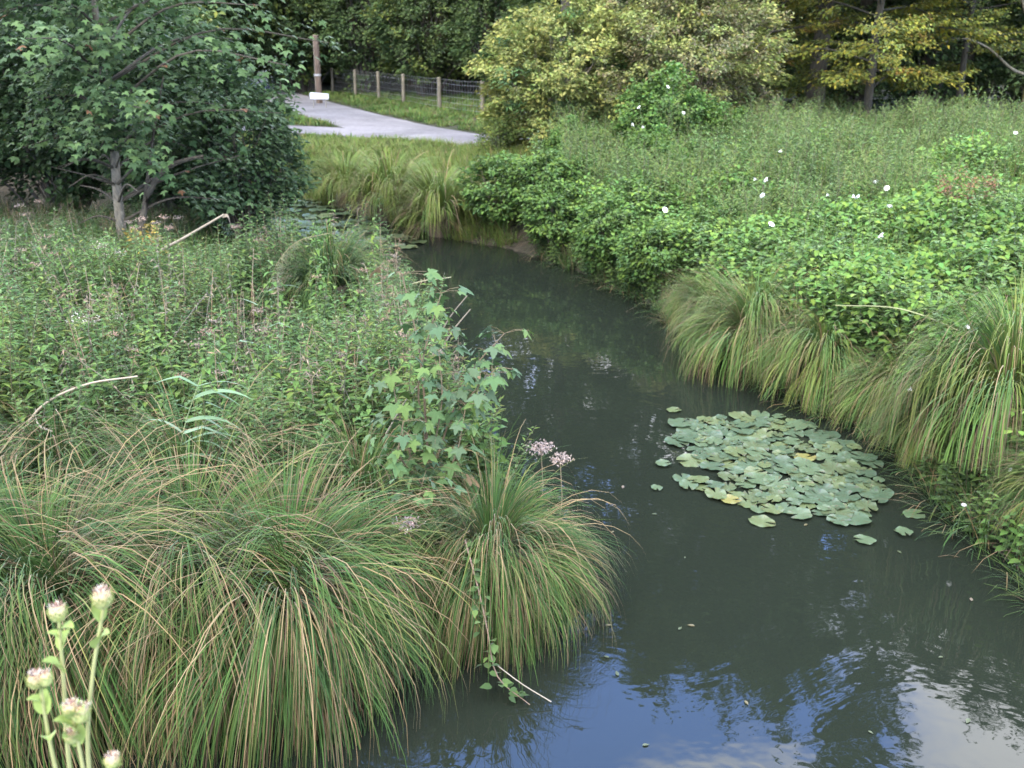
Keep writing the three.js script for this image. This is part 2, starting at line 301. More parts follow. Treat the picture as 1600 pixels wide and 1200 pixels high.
// ---------------------------------------------------------------- forest behind
seed(101);
const tall = [
  treeGeo({ h: 22, r: 0.3, cb: 0.24, limbs: 34, spread: 4.6, leaves: 11000, len: 0.3, wid: 0.22, cr: 0.5, pal: P.forest, pal2: P.forestLight, mix2: 0.4 }),
  treeGeo({ h: 22, r: 0.27, cb: 0.18, limbs: 36, spread: 4, leaves: 11000, len: 0.28, wid: 0.2, cr: 0.45, pal: P.forestLight, pal2: P.forest, mix2: 0.4, lean: 0.02 }),
  treeGeo({ h: 22, r: 0.33, cb: 0.3, limbs: 32, spread: 5.2, leaves: 11000, len: 0.3, wid: 0.22, cr: 0.55, pal: P.forest }),
  treeGeo({ h: 22, r: 0.3, cb: 0.1, limbs: 44, spread: 3, leaves: 11000, len: 0.28, wid: 0.18, cr: 0.4, pal: P.forest, shape: 'column', el: 0.7 }),
];
const tallSpots = [ // x, z, variant, height, width scale, label
  [1.6, -29.5, 2, 15.5, 0.8, 'tall dark tree behind the left edge of the yellow-green bush'],
  [4.6, -30.5, 0, 19, 0.9, 'tall tree whose grey trunk rises above the yellow-green bush'],
  [7.2, -31.5, 1, 20.5, 0.95, 'tall light-green tree behind the middle of the olive bush'],
  [9.2, -29.5, 2, 19.5, 0.85, 'tall tree with grey trunk at the right shoulder of the olive bush'],
  [11.4, -32, 0, 20.5, 0.9, 'tall tree standing behind the yellowing hornbeam'],
  [14.6, -31.5, 3, 29, 1.05, 'tallest columnar tree of the wood behind the hornbeam'],
  [17.6, -31, 1, 20.5, 0.8, 'tall tree in the shade left of the lichen-barked trunk'],
  [20.4, -31.5, 2, 22.5, 0.85, 'tall tree at the right end of the wood'],
  [24, -33, 0, 22, 0.95, 'tall dark tree beyond the right end of the wood'],
  [3, -39, 1, 22, 1, 'tall tree deeper in the wood behind the bush'],
  [8.5, -39.5, 2, 24, 1.1, 'tall broad tree deep in the wood behind the bush'],
  [13.5, -40, 0, 24, 1.05, 'tall tree deep in the wood behind the hornbeam'],
  [18.8, -39, 1, 23, 1.1, 'tall light tree deep in the wood at right'],
  [24.5, -41, 2, 24, 1.1, 'tall broad tree deep in the wood at far right'],
  [-3, -50, 0, 21, 1, 'tall tree behind the fence left of the bush'],
  [-7.6, -52.5, 2, 22, 1, 'tall broad tree behind the middle of the fence'],
  [-12.5, -54, 1, 21, 1.05, 'tall light-green tree behind the far end of the fence'],
  [1.5, -47, 2, 19, 0.95, 'tall dark tree behind the fence next to the bush'],
  [-18, -52, 0, 21, 1.05, 'tall dark tree far beyond the lane at left'],
  [-23, -45, 2, 20, 1.05, 'tall broad tree left of the lane'],
  [-13.5, -29, 1, 17, 0.95, 'tall tree in the dark thicket behind the maple'],
  [-18, -25, 0, 18, 0.95, 'tall tree at the far left behind the willow'],
  [-6, -60, 1, 23, 1.15, 'tall light tree deepest behind the fence'],
  [-15, -63, 0, 23, 1.15, 'tall dark tree deepest behind the lane'],
  [4, -56, 0, 23, 1.15, 'tall dark tree deepest in the wood left of centre'],
  [12, -50, 1, 24, 1.2, 'tall tree deepest in the wood behind the hornbeam'],
  [20, -50, 2, 24, 1.2, 'tall tree deepest in the wood at right'],
];
tallSpots.forEach(([x, z, v, h, w, label], i) => tree('forest_tree', tall[v], x, z, i * 1.7, [w, h / 22], label, 'tall trees of the wood'));
seed(202);
const under = [
  shrubGeo({ rx: 2.6, ry: 2.6, rz: 2.2, cy: 2.7, clumps: 240, per: 44, cr: 0.34, len: 0.2, wid: 0.13, pal: P.forest, pal2: P.forestLight, mix2: 0.3, twig: 0.04, bark: BARKD, twigEvery: 4 }),
  shrubGeo({ rx: 2.3, ry: 3.2, rz: 2.2, cy: 3.3, clumps: 240, per: 44, cr: 0.36, len: 0.2, wid: 0.13, pal: P.forest, twig: 0.05, bark: BARKD, k: 4, twigEvery: 4 }),
  shrubGeo({ rx: 2.6, ry: 2.2, rz: 2.2, cy: 2.4, clumps: 240, per: 44, cr: 0.34, len: 0.18, wid: 0.12, pal: P.forestLight, pal2: P.forest, mix2: 0.5, twig: 0.04, bark: BARKD, k: 9, twigEvery: 4 }),
];
[ // x, z, variant, scale, label
  [-4.2, -48, 0, 1.15, 'dark leafy bush behind the second fence post from the right'],
  [-7.6, -51.5, 1, 1.2, 'tall dark bush behind the far fence posts'],
  [-11.2, -53, 0, 1.25, 'dark bush behind the weathered pole at the lane'],
  [-0.6, -44.5, 1, 1.05, 'dark bush behind the right end of the fence'],
  [-2, -50.5, 2, 1.5, 'lighter green bush high behind the fence'],
  [2.2, -41.5, 0, 1.2, 'dark bush behind the lane right of the fence'],
  [-15.5, -52, 2, 1.3, 'light green bush beyond the far end of the lane'],
  [-20, -46, 1, 1.3, 'dark bush far left of the lane'],
  [-16.5, -40, 0, 1.2, 'dark bush between the two lanes'],
  [-12.6, -26.5, 1, 1.15, 'dark bush in the thicket far behind the maple'],
  [-9.6, -25.4, 0, 0.95, 'low dark bush in the thicket behind the maple trunk'],
  [-15.8, -22, 2, 1.05, 'green bush at the far left behind the willow'],
  [5.2, -32, 1, 1.1, 'dark undergrowth bush behind the yellow-green bush'],
  [8, -33.8, 0, 1.1, 'dark undergrowth bush behind the olive bush'],
  [11.6, -35.4, 1, 1.25, 'dark bush in the shade under the hornbeam'],
  [15.2, -35.4, 0, 1.25, 'dark bush in the shade left of the lichen-barked trunk'],
  [18.8, -34.5, 1, 1.2, 'dark bush behind the lichen-barked trunk'],
  [22.6, -35, 0, 1.3, 'dark bush at the right end of the wood'],
  [10.4, -31.2, 2, 0.9, 'green bush in the shade just behind the hornbeam'],
  [13.4, -31.8, 1, 0.95, 'dark bush between hornbeam and lichen-barked trunk'],
  [16.6, -30.6, 0, 0.9, 'dark bush just behind the lichen-barked trunk'],
  [19.6, -30.2, 1, 0.9, 'dark bush at the right edge of the picture'],
  [13.6, -44, 1, 1.5, 'tall dark bush deep in the wood'],
  [6.6, -44, 2, 1.5, 'green bush deep in the wood behind the olive bush'],
  [20, -44.5, 1, 1.5, 'tall dark bush deep in the wood at right'],
].forEach(([x, z, v, s, label], i) => shrub('forest_bush', under[v], x, z, i * 2.1, s, label, 'bush', 'bushes at the edge of the wood', M.leaf, ground(x, z)));

{ // the wood goes on behind as one mass
  seed(222);
  const o = base('distant_wood', V(0, 0, 0), 'dark mass of the wood behind the nearer trees', 'wood'); o.userData.kind = 'stuff';
  under.forEach((u, k) => { const im = new THREE.InstancedMesh(u.crown, M.leaf, 34); im.name = 'foliage'; im.userData.kind = 'stuff'; const m = new THREE.Matrix4(), q = new THREE.Quaternion(); for (let i = 0; i < 34; i++) { const x = -48 + 106 * ((i + k / 3) / 34) + gauss(), z = (x < -14 ? -48 : -62) - rnd() * 12 - Math.max(0, -x - 30) * -0.5; q.setFromEuler(new THREE.Euler(0, rnd() * 6, 0)); const low = i % 2, s = low ? rr(0.9, 1.2) : rr(1.6, 2.6); im.setMatrixAt(i, m.compose(V(x, low ? -0.2 : 0.3, low ? z * 0.5 - 30 : z), q, V(s * (low ? 1.5 : 1), low ? s * 0.8 : s * 1.2, s))); } o.add(im); });
}
// yellowing hornbeam and the lichen-barked tree
seed(303);
tree('hornbeam', treeGeo({ h: 9, r: 0.14, cb: 0.16, limbs: 54, spread: 3.5, leaves: 34000, len: 0.12, wid: 0.08, cr: 0.32, flat: 0.28, el: -0.18, sag: 0.1, thin: 0.5, pal: P.autumn, pal2: P.orange, mix2: 0.03, bark: [0.08, 0.074, 0.062] }), 9.7, -26.4, 0.4, [1, 1], 'hornbeam with yellow-green autumn leaves beside the olive bush');
tree('hornbeam', treeGeo({ h: 8, r: 0.1, cb: 0.25, limbs: 26, spread: 2.2, leaves: 7000, len: 0.13, wid: 0.085, cr: 0.3, flat: 0.3, el: 0.1, pal: P.orange, pal2: P.autumn, mix2: 0.75, bark: [0.08, 0.074, 0.062] }), 7, -27.2, 0.4, [1, 1], 'slim hornbeam with orange tinged leaves behind the olive bush');
tree('hornbeam', treeGeo({ h: 9, r: 0.11, cb: 0.24, limbs: 36, spread: 3, leaves: 16000, len: 0.12, wid: 0.08, cr: 0.32, flat: 0.3, el: -0.12, thin: 0.5, pal: P.autumn, pal2: P.forestLight, mix2: 0.4, bark: [0.08, 0.074, 0.062] }), 13.2, -28.6, 1.4, [1, 1], 'thin-leaved hornbeam left of the lichen-barked trunk');
{
  const t = new GB(), trunk = [V(0, -0.3, 0), V(0.02, 1.2, 0), V(-0.04, 2.5, 0.03), V(0.1, 4.4, 0), V(0.22, 7, 0.1), V(0.2, 10, 0.1), V(0.4, 14, 0)];
  const tp = curve(trunk, 30); seed(304);
  tube(t, tp, tp.map((_, k) => 0.2 * (1 - 0.85 * k / 30) * (k === 0 ? 1.5 : 1)), 11, BARK, () => rnd() < 0.4 ? vary([0.27, 0.24, 0.085], 0.25) : vary([0.2, 0.185, 0.15], 0.25));
  const o = base('lichen_tree', V(14.6, ground(14.6, -27.4), -27.4), 'tree with yellow lichen on its slender trunk near the right edge', 'tree');
  part('trunk', t.build(), M.bark, o);
  const br = (pts, r) => { const b = new GB(), c = curve(pts.map((q) => V(...q)), 14); tube(b, c, c.map((_, k) => r * (1 - 0.8 * k / 14)), 6, [0.24, 0.22, 0.18], () => vary([0.24, 0.22, 0.18], 0.25)); part('branch', b.build(), M.bark, o); };
  br([[0, 1.75, 0], [-0.7, 1.95, 0.2], [-1.5, 2.5, 0.3], [-2.3, 2.75, 0.4], [-2.9, 2.6, 0.3]], 0.05);
  br([[0.02, 2.6, 0], [-0.5, 3.2, 0.2], [-1, 4.1, 0.2], [-1.8, 4.5, 0.4], [-2.6, 4.5, 0.6]], 0.055);
  br([[0.05, 3.2, 0], [0.6, 3.6, 0.3], [1.2, 4.3, 0.4], [1.7, 5.4, 0.3]], 0.05);
  br([[0.1, 4.6, 0], [-0.4, 5.4, 0.3], [-1.1, 6.4, 0.3], [-1.4, 7.8, 0.3]], 0.05);
  br([[0.2, 7, 0.1], [0.9, 8, 0.3], [1.6, 9.4, 0.3], [2, 11, 0.3]], 0.05);
  const cr = shrubGeo({ rx: 3.4, ry: 4.2, rz: 3.2, cy: 8.4, clumps: 300, per: 22, cr: 0.4, len: 0.14, wid: 0.09, pal: P.autumn, pal2: P.forestLight, mix2: 0.5, twigEvery: 9999, floor: 3 });
  part('crown', cr.crown, M.leaf, o, true);
}
// the great bush by the lane
seed(404);
shrub('elder_bush', shrubGeo({ rx: 2.5, ry: 2.3, rz: 2.3, cy: 1.6, clumps: 900, per: 46, cr: 0.21, flat: 0.55, len: 0.13, wid: 0.065, pal: P.yellowBush, pal2: P.herb, mix2: (c) => 0.12, twig: 0.025, twigEvery: 9 }), 1.35, -23.6, 0, 1, 'broad pale yellow-green bush where the lane disappears', 'bush');
shrub('olive_bush', shrubGeo({ rx: 2.55, ry: 2.75, rz: 2.3, cy: 1.9, clumps: 1000, per: 44, cr: 0.22, flat: 0.55, len: 0.12, wid: 0.058, pal: P.oliveBush, pal2: P.yellowBush, mix2: 0.4, twig: 0.02, twigEvery: 9, bark: [0.15, 0.125, 0.1], k: 6 }), 4.05, -23, 0.4, 1, 'big olive and straw-coloured bush right of the yellow-green one', 'bush');
const vineShrub = shrubGeo({ rx: 1, ry: 1, rz: 0.9, cy: 0.95, clumps: 200, per: 46, cr: 0.16, flat: 0.8, len: 0.085, wid: 0.07, fine: true, pal: P.bind, pal2: P.nettle, mix2: 0.4, twig: 0.012, twigEvery: 4, k: 3 });
[[3.1, -19.6, 1.05, 'shrub draped in bindweed in front of the olive bush'], [4.3, -19.4, 0.7, 'lower bindweed-draped shrub right of the tall draped one'], [1.3, -19.8, 0.6, 'bindweed-covered mound at the foot of the yellow-green bush'], [2.6, -17.4, 0.7, 'low green mound in front of the draped shrub']].forEach(([x, z, s, l], i) => shrub('bindweed_shrub', vineShrub, x, z, i * 1.9, s, l, 'shrub', 'bindweed-draped shrubs on the far bank'));
// leafy shrubs overhanging the far bank
seed(505);
const alder = [0, 1, 2].map((k) => shrubGeo({ rx: 0.85, ry: 0.72, rz: 0.75, cy: 0.68, clumps: 130, per: 40, cr: 0.14, flat: 0.7, len: 0.1, wid: 0.06, fine: true, pal: P.alder, pal2: P.nettle, mix2: 0.4, twig: 0.012, twigEvery: 3, k: k * 5 + 1 }));
[[-0.15, -16.9, 0.95, 'dark leafy shrub at the corner where the stream bends away'], [0.75, -15.6, 0.85, 'leafy shrub over the water, second from the bend'], [0.5, -16.7, 0.9, 'taller leafy shrub behind the bank shrubs at the bend'], [1.55, -14.1, 0.85, 'leafy shrub over the water midway along the far bank'], [2.2, -15, 0.8, 'leafy shrub set back behind the midway bank shrub'], [2.05, -12.9, 0.75, 'small leafy shrub nearest the sedge on the far bank'], [2.9, -13.3, 0.65, 'rounded leafy shrub behind the smallest bank shrub'], [1.2, -17.4, 0.8, 'leafy shrub between the bend and the draped shrub']]
  .forEach(([x, z, s, l], i) => shrub('bank_shrub', alder[i % 3], x, z, i * 1.3, s, l, 'shrub', 'leafy shrubs along the far bank'));
{
  const pale = shrubGeo({ rx: 0.9, ry: 0.9, rz: 0.8, cy: 0.9, clumps: 110, per: 30, cr: 0.18, len: 0.12, wid: 0.05, pal: P.sedgeYellow, twig: 0.015 });
  shrub('pale_bush', pale, 11.9, -25.6, 0, 0.8, 'small pale yellow-green bush under the hornbeam left of the lichen-barked trunk', 'bush');
  shrub('pale_bush', pale, -0.35, -22.9, 1, 0.62, 'low pale bush hiding the end of the lane at the foot of the yellow-green one', 'bush');
}

// ---------------------------------------------------------------- left bank trees
function mapleLeafGeo(k, c) { // five pointed lobes, unit size, gently cupped
  seed(900 + k);
  const g = new GB(), pts = [], lobes = [[-2.05, 0.45], [-1.1, 0.82], [0, 1], [1.1, 0.82], [2.05, 0.45]];
  const pt = (a, r) => [Math.sin(a) * r, Math.cos(a) * r];
  pts.push([0, -0.04]);
  lobes.forEach(([a, r], i) => { if (i) pts.push(pt((a + lobes[i - 1][0]) / 2, 0.46)); const q = r * 0.68; pts.push(pt(a - 0.31, q), pt(a - 0.2, r * 0.74), pt(a - 0.15, r * 0.86), pt(a, r * rr(0.95, 1.05)), pt(a + 0.15, r * 0.86), pt(a + 0.2, r * 0.74), pt(a + 0.31, q)); });
  const cen = g.v(0, 0, 0.12, c, 0, 0), f = pts.map(([x, y]) => { const r = Math.hypot(x, y); return g.v(x * 0.62, 0.04 * Math.sin(x * 5 + k) - 0.16 * r * r + 0.05 * Math.abs(x), y * 0.62 + 0.12, c, x, y); });
  f.forEach((a, i) => g.t(cen, f[(i + 1) % f.length], a));
  return g.build();
}
const mapleGeos = [0, 1, 2].map((k) => mapleLeafGeo(k, W1));
const tint = (c, rough = 0.85) => new THREE.MeshPhysicalMaterial({ color: new THREE.Color().setRGB(...c), roughness: rough, transmission: 0.3, thickness: 0, ior: 1.4, specularIntensity: 0.45, side: THREE.DoubleSide });
const mapleMats = [...P.maple, [0.068, 0.125, 0.038], [0.08, 0.135, 0.042]].map((c) => tint(c)), mapleRed = tint([0.15, 0.075, 0.035]);
const youngMats = [[0.062, 0.12, 0.042], [0.075, 0.135, 0.045], [0.055, 0.105, 0.048], [0.09, 0.15, 0.038], [0.068, 0.11, 0.055]].map((c) => tint(c, 0.7)), rustMat = tint([0.15, 0.1, 0.05]);
function placeLeaf(o, p, az, pitch, roll, s, mats) {
  const m = part('leaf', pick(mapleGeos), pick(mats), o); m.position.copy(p); m.rotation.set(pitch, Math.PI / 2 - az, roll, 'YXZ'); m.scale.setScalar(s); return m;
}
{
  seed(606);
  const gx = -5.3, gz = -12.5, o = base('maple_tree', V(gx, ground(gx, gz), gz), 'young maple tree with slim grey trunk on the left bank', 'tree');
  const t = new GB(), tr = curve([V(0, -0.3, 0), V(0.02, 0.8, 0), V(0.08, 1.7, 0), V(0.1, 3, 0.05), V(0.16, 5, 0), V(0.1, 7.6, 0.1)], 20);
  tube(t, tr, tr.map((_, k) => 0.075 * (1 - 0.8 * k / 20) * (k === 0 ? 1.4 : 1)), 10, BARK, () => vary([0.25, 0.23, 0.21], 0.15));
  part('trunk', t.build(), M.bark, o);
  const tips = [];
  const limb = (pts, r, own) => { const b = new GB(), c = curve(pts, 9); tube(b, c, c.map((_, k) => r * (1 - 0.75 * k / 9)), 6, BARK, () => vary([0.12, 0.105, 0.09], 0.15)); part('branch', b.build(), M.bark, o); if (own) for (let k = 3; k < 10; k++) tips.push([c[k], Math.atan2(c[9].z - c[0].z, c[9].x - c[0].x)]); };
  limb([V(0.13, -0.2, 0.15), V(0.32, 0.5, 0.1), V(0.55, 1.05, 0.1), V(0.85, 1.32, 0.1), V(1.25, 1.42, 0.05)], 0.06, false);
  limb([V(0.3, 0.35, 0.12), V(0.4, 0.9, 0), V(0.55, 1.6, -0.1), V(0.8, 2.4, -0.1)], 0.035, true);
  for (let k = 0; k < 56; k++) {
    const f = 0.17 + 0.8 * (k + rnd()) / 56, b = tr[Math.floor(f * 20)], az = k * 2.4 + gauss() * 0.4 + 0.3, toR = Math.cos(az), L = rr(1, 1.7) * (f < 0.45 ? 1 : 1.25 - 0.9 * (f - 0.45)) * (toR > 0 ? 1.35 + 0.25 * smooth(0.3, 0.42, f) : 0.5);
    limb([b.clone(), b.clone().add(V(Math.cos(az) * L * 0.5, 0.22 * L, Math.sin(az) * L * 0.5)), b.clone().add(V(Math.cos(az) * L, 0.2 * L + gauss() * 0.2, Math.sin(az) * L))], 0.022, true);
  }
  for (let k = 0; k < 22; k++) { const f = 0.27 + 0.5 * (k + rnd()) / 22, b = tr[Math.floor(f * 20)], az = Math.PI / 2 + rr(-1.1, 1), L = rr(0.7, 1.3); limb([b.clone(), b.clone().add(V(Math.cos(az) * L * 0.5, 0.2 * L, Math.sin(az) * L * 0.5)), b.clone().add(V(Math.cos(az) * L, 0.12 * L, Math.sin(az) * L))], 0.016, true); }
  const all = [];
  for (const [p, az] of tips) for (let q = 0; q < 15; q++) all.push([V(p.x + gauss() * 0.26, p.y + gauss() * 0.24, p.z + gauss() * 0.26), az + gauss() * 1.2, rr(0.1, 0.8), gauss() * 0.5, rr(0.09, 0.17)]);
  for (let k = all.length - 1; k >= 0; k--) { const q = all[k][0]; if (q.y < 1.55 + 0.35 * noise.noise(q.x * 2, 1, q.z * 2) && q.x < 0.9) all.splice(k, 1); else if (rnd() < 0.12) all.splice(k, 1); }
  const eye = V(0 - gx, 3.5 - o.position.y, 0 - gz);
  all.sort((a, b) => (a[0].y > 4.2) - (b[0].y > 4.2) || a[0].distanceTo(eye) - b[0].distanceTo(eye));
  const rest = new GB(), mtx = new THREE.Matrix4(), eu = new THREE.Euler(), v = V();
  all.forEach(([p, az, pi, ro, s], k) => {
    if (k < 290) { placeLeaf(o, p, az, pi, ro, s, rnd() < 0.012 ? [mapleRed] : mapleMats); return; }
    const geo = pick(mapleGeos), c = rnd() < 0.01 ? [0.15, 0.075, 0.035] : vary(pick(P.maple), 0.25), off = rest.n, a = geo.attributes.position;
    mtx.makeRotationFromEuler(eu.set(pi, Math.PI / 2 - az, ro, 'YXZ')).scale(V(s, s, s)).setPosition(p);
    for (let q = 0; q < a.count; q++) { v.fromBufferAttribute(a, q).applyMatrix4(mtx); rest.v(v.x, v.y, v.z, c); }
    for (let q = 0; q < geo.index.count; q += 3) rest.t(off + geo.index.getX(q), off + geo.index.getX(q + 1), off + geo.index.getX(q + 2));
  });
  part('crown', rest.build(), M.leaf, o, true);
}
{ // dark willow leaning in from the left, bushes behind the maple
  seed(707);
  const wil = shrubGeo({ rx: 2.6, ry: 2.6, rz: 2, cy: 3.9, clumps: 420, per: 46, cr: 0.26, len: 0.12, wid: 0.028, pal: P.willow, twig: 0.02, twigEvery: 9999, floor: 1.5 });
  const o = base('willow_tree', V(-8.6, ground(-8.6, -12.3), -12.3), 'dark fine-leaved willow with leaning trunk at the left edge', 'tree');
  const t = new GB(), c = curve([V(-1.2, -0.3, 0.2), V(-0.5, 0.9, 0.1), V(0.7, 1.7, 0), V(1.5, 2.3, 0.1), V(2.1, 3.2, 0)], 14); tube(t, c, c.map((_, k) => 0.17 * (1 - 0.8 * k / 14)), 9, BARKD, () => vary(BARKD, 0.2)); part('trunk', t.build(), M.bark, o);
  const t2 = new GB(), c2 = curve([V(-0.5, 0.9, 0.1), V(-0.4, 2, 0), V(-0.2, 3.6, -0.2), V(0, 5, 0)], 10); tube(t2, c2, c2.map((_, k) => 0.1 * (1 - 0.8 * k / 10)), 8, BARKD, () => vary(BARKD, 0.2)); part('branch', t2.build(), M.bark, o);
  part('crown', wil.crown, M.leaf, o, true);
  const db = shrubGeo({ rx: 1.25, ry: 1.5, rz: 1.1, cy: 1.6, clumps: 260, per: 40, cr: 0.2, len: 0.11, wid: 0.065, fine: true, pal: P.maple, twig: 0.02, bark: BARKD, twigEvery: 3 });
  [[-4.1, -14.3, 0.95, 'dark green bush at the water beside the maple'], [-5.6, -15.1, 1.2, 'dark bush just behind the maple trunk'], [-7.6, -16, 1.3, 'dark bush behind the willow branches'], [-10, -15.6, 1.4, 'dark bush behind the leaning willow trunk']].forEach(([x, z, s, l], i) => shrub('shade_bush', db, x, z, i * 2 + 0.5, s, l, 'bush', 'dark bushes behind the maple'));
}

// ---------------------------------------------------------------- sedge tussocks
seed(808);
const tus = {
  big: [0.27, 0.3, 0.45].map((dead) => tussockGeo({ n: 4600, r0: 0.38, h: 0.64, len: 1.4, w: 0.0072, bend: 2.5, open: 1.15, dead, pal: P.sedge, segs: 9, drop: 0.02 })),
  right: [0, 1, 2].map(() => tussockGeo({ n: 3000, r0: 0.32, h: 0.52, len: 1.15, w: 0.0085, bend: 2.7, open: 1.0, dead: 0.08, pal: P.sedgeLight, segs: 8, drop: 0.02 })),
  yellow: tussockGeo({ n: 1500, r0: 0.34, h: 0.5, len: 1.4, w: 0.014, bend: 1.7, open: 0.8, dead: 0.1, pal: P.sedgeYellow, segs: 7, drop: 0.02 }),
  green: tussockGeo({ n: 1800, r0: 0.32, h: 0.5, len: 1.3, w: 0.009, bend: 2, open: 0.9, dead: 0.06, pal: P.sedge, segs: 7, drop: 0.02 }),
};
const core = [coreGeo(0.26, 0.6), coreGeo(0.24, 0.45)];
function tussock(geo, x, z, y, s, turn, label, group, tx = 0, tz = 0) { const o = base('sedge_tussock', V(x, y, z), label, 'sedge', group, turn); o.rotation.set(tx, turn, tz, 'XYZ'); o.scale.set(s, s, s); part('base', core[tus.big.includes(geo) ? 0 : 1], M.opaque, o); part('leaves', geo, M.blade, o, true); }
const GL = 'sedge tussocks on the near left bank', GR = 'sedge tussocks along the right bank', GM = 'sedge tussocks far up the stream';
tussock(tus.big[0], -1.4, -4.6, 0.0, 0.93, 0.2, 'large drooping sedge tussock with brown skirt, middle of the near bank', GL, 0.1, -0.16);
tussock(tus.big[1], -0.15, -5.2, 0.0, 0.72, 1.2, 'sedge tussock leaning over the water below the maple sapling', GL, 0.12, -0.14);
tussock(tus.big[1], -2.5, -4.6, 0.0, 0.98, 3.1, 'large sedge tussock behind the pale thistle stalks', GL, 0.16, -0.12);
tussock(tus.big[2], -1.85, -4.75, 0.04, 0.92, 4.3, 'straw-streaked sedge tussock wedged between the two largest', GL, 0.22, 0.08);
tussock(tus.big[0], -3.4, -4.7, 0.0, 1, 4.1, 'sedge tussock at the left edge of the near bank', GL, 0.12, 0.1);
tussock(tus.big[2], -0.95, -5.05, 0.08, 0.6, 1.9, 'low sedge tussock between the largest one and the sapling', GL, 0.2, -0.18);
tussock(tus.big[0], -2.05, -5.5, 0.1, 0.9, 2.2, 'sedge tussock behind the two front ones below the reed', GL, 0.05, -0.15);
tussock(tus.big[1], -3.1, -5.8, 0.15, 0.85, 5.2, 'sedge tussock in the second row at left', GL, 0.1, 0.12);
tussock(tus.big[0], -1.05, -5.6, 0.1, 0.72, 0.9, 'half-hidden sedge tussock left of the maple sapling', GL, 0.1, -0.1);
tussock(tus.green, -2.15, -10.8, 0.42, 0.82, 0.4, 'lone dark green sedge tussock on the left bank by the bend', GM);
tussock(tus.yellow, -1.35, -17.5, 0.05, 1.0, 0.4, 'bright yellow-green sedge tussock at the bend beside the leafy shrubs', GM);
tussock(tus.yellow, -2.5, -19.1, 0.1, 1.0, 2.0, 'yellow-green sedge tussock left of the one at the bend', GM);
tussock(tus.yellow, -3.7, -20.9, 0.1, 0.85, 3.0, 'smaller yellow-green sedge tussock farthest up the stream', GM);
[[2.6, -10.9, 0.75, 'first sedge tussock beyond the leafy shrubs on the right bank'], [2.75, -9.95, 0.95, 'rounded sedge tussock at the right bank above the lily raft'], [3.2, -9.1, 0.85, 'sedge tussock dipping its leaves beside the lily raft'], [3.55, -10.4, 0.8, 'sedge tussock set back above the rounded bank tussock'], [4.05, -7.0, 1.1, 'large sedge tussock right of the lily raft'], [4.5, -5.5, 0.95, 'straw-tipped sedge tussock at the right edge above the water'], [4.0, -5.9, 0.6, 'small sedge tussock between the two at the right edge'], [2.45, -11.7, 0.55, 'smallest sedge tussock next to the leafy shrubs'], [3.6, -8.3, 0.65, 'small sedge tussock behind the far rim of the lily raft'], [3.65, -7.55, 0.55, 'small sedge tussock at the bank end of the lily raft'], [3.1, -9.75, 0.7, 'sedge tussock squeezed between the rounded one and its neighbour']]
  .forEach(([x, z, s, l], i) => tussock(tus.right[i % 3], x, z, Math.max(0.02, ground(x, z) - 0.12), s, i * 1.1, l, GR, gauss() * 0.1, 0.12 + gauss() * 0.08));

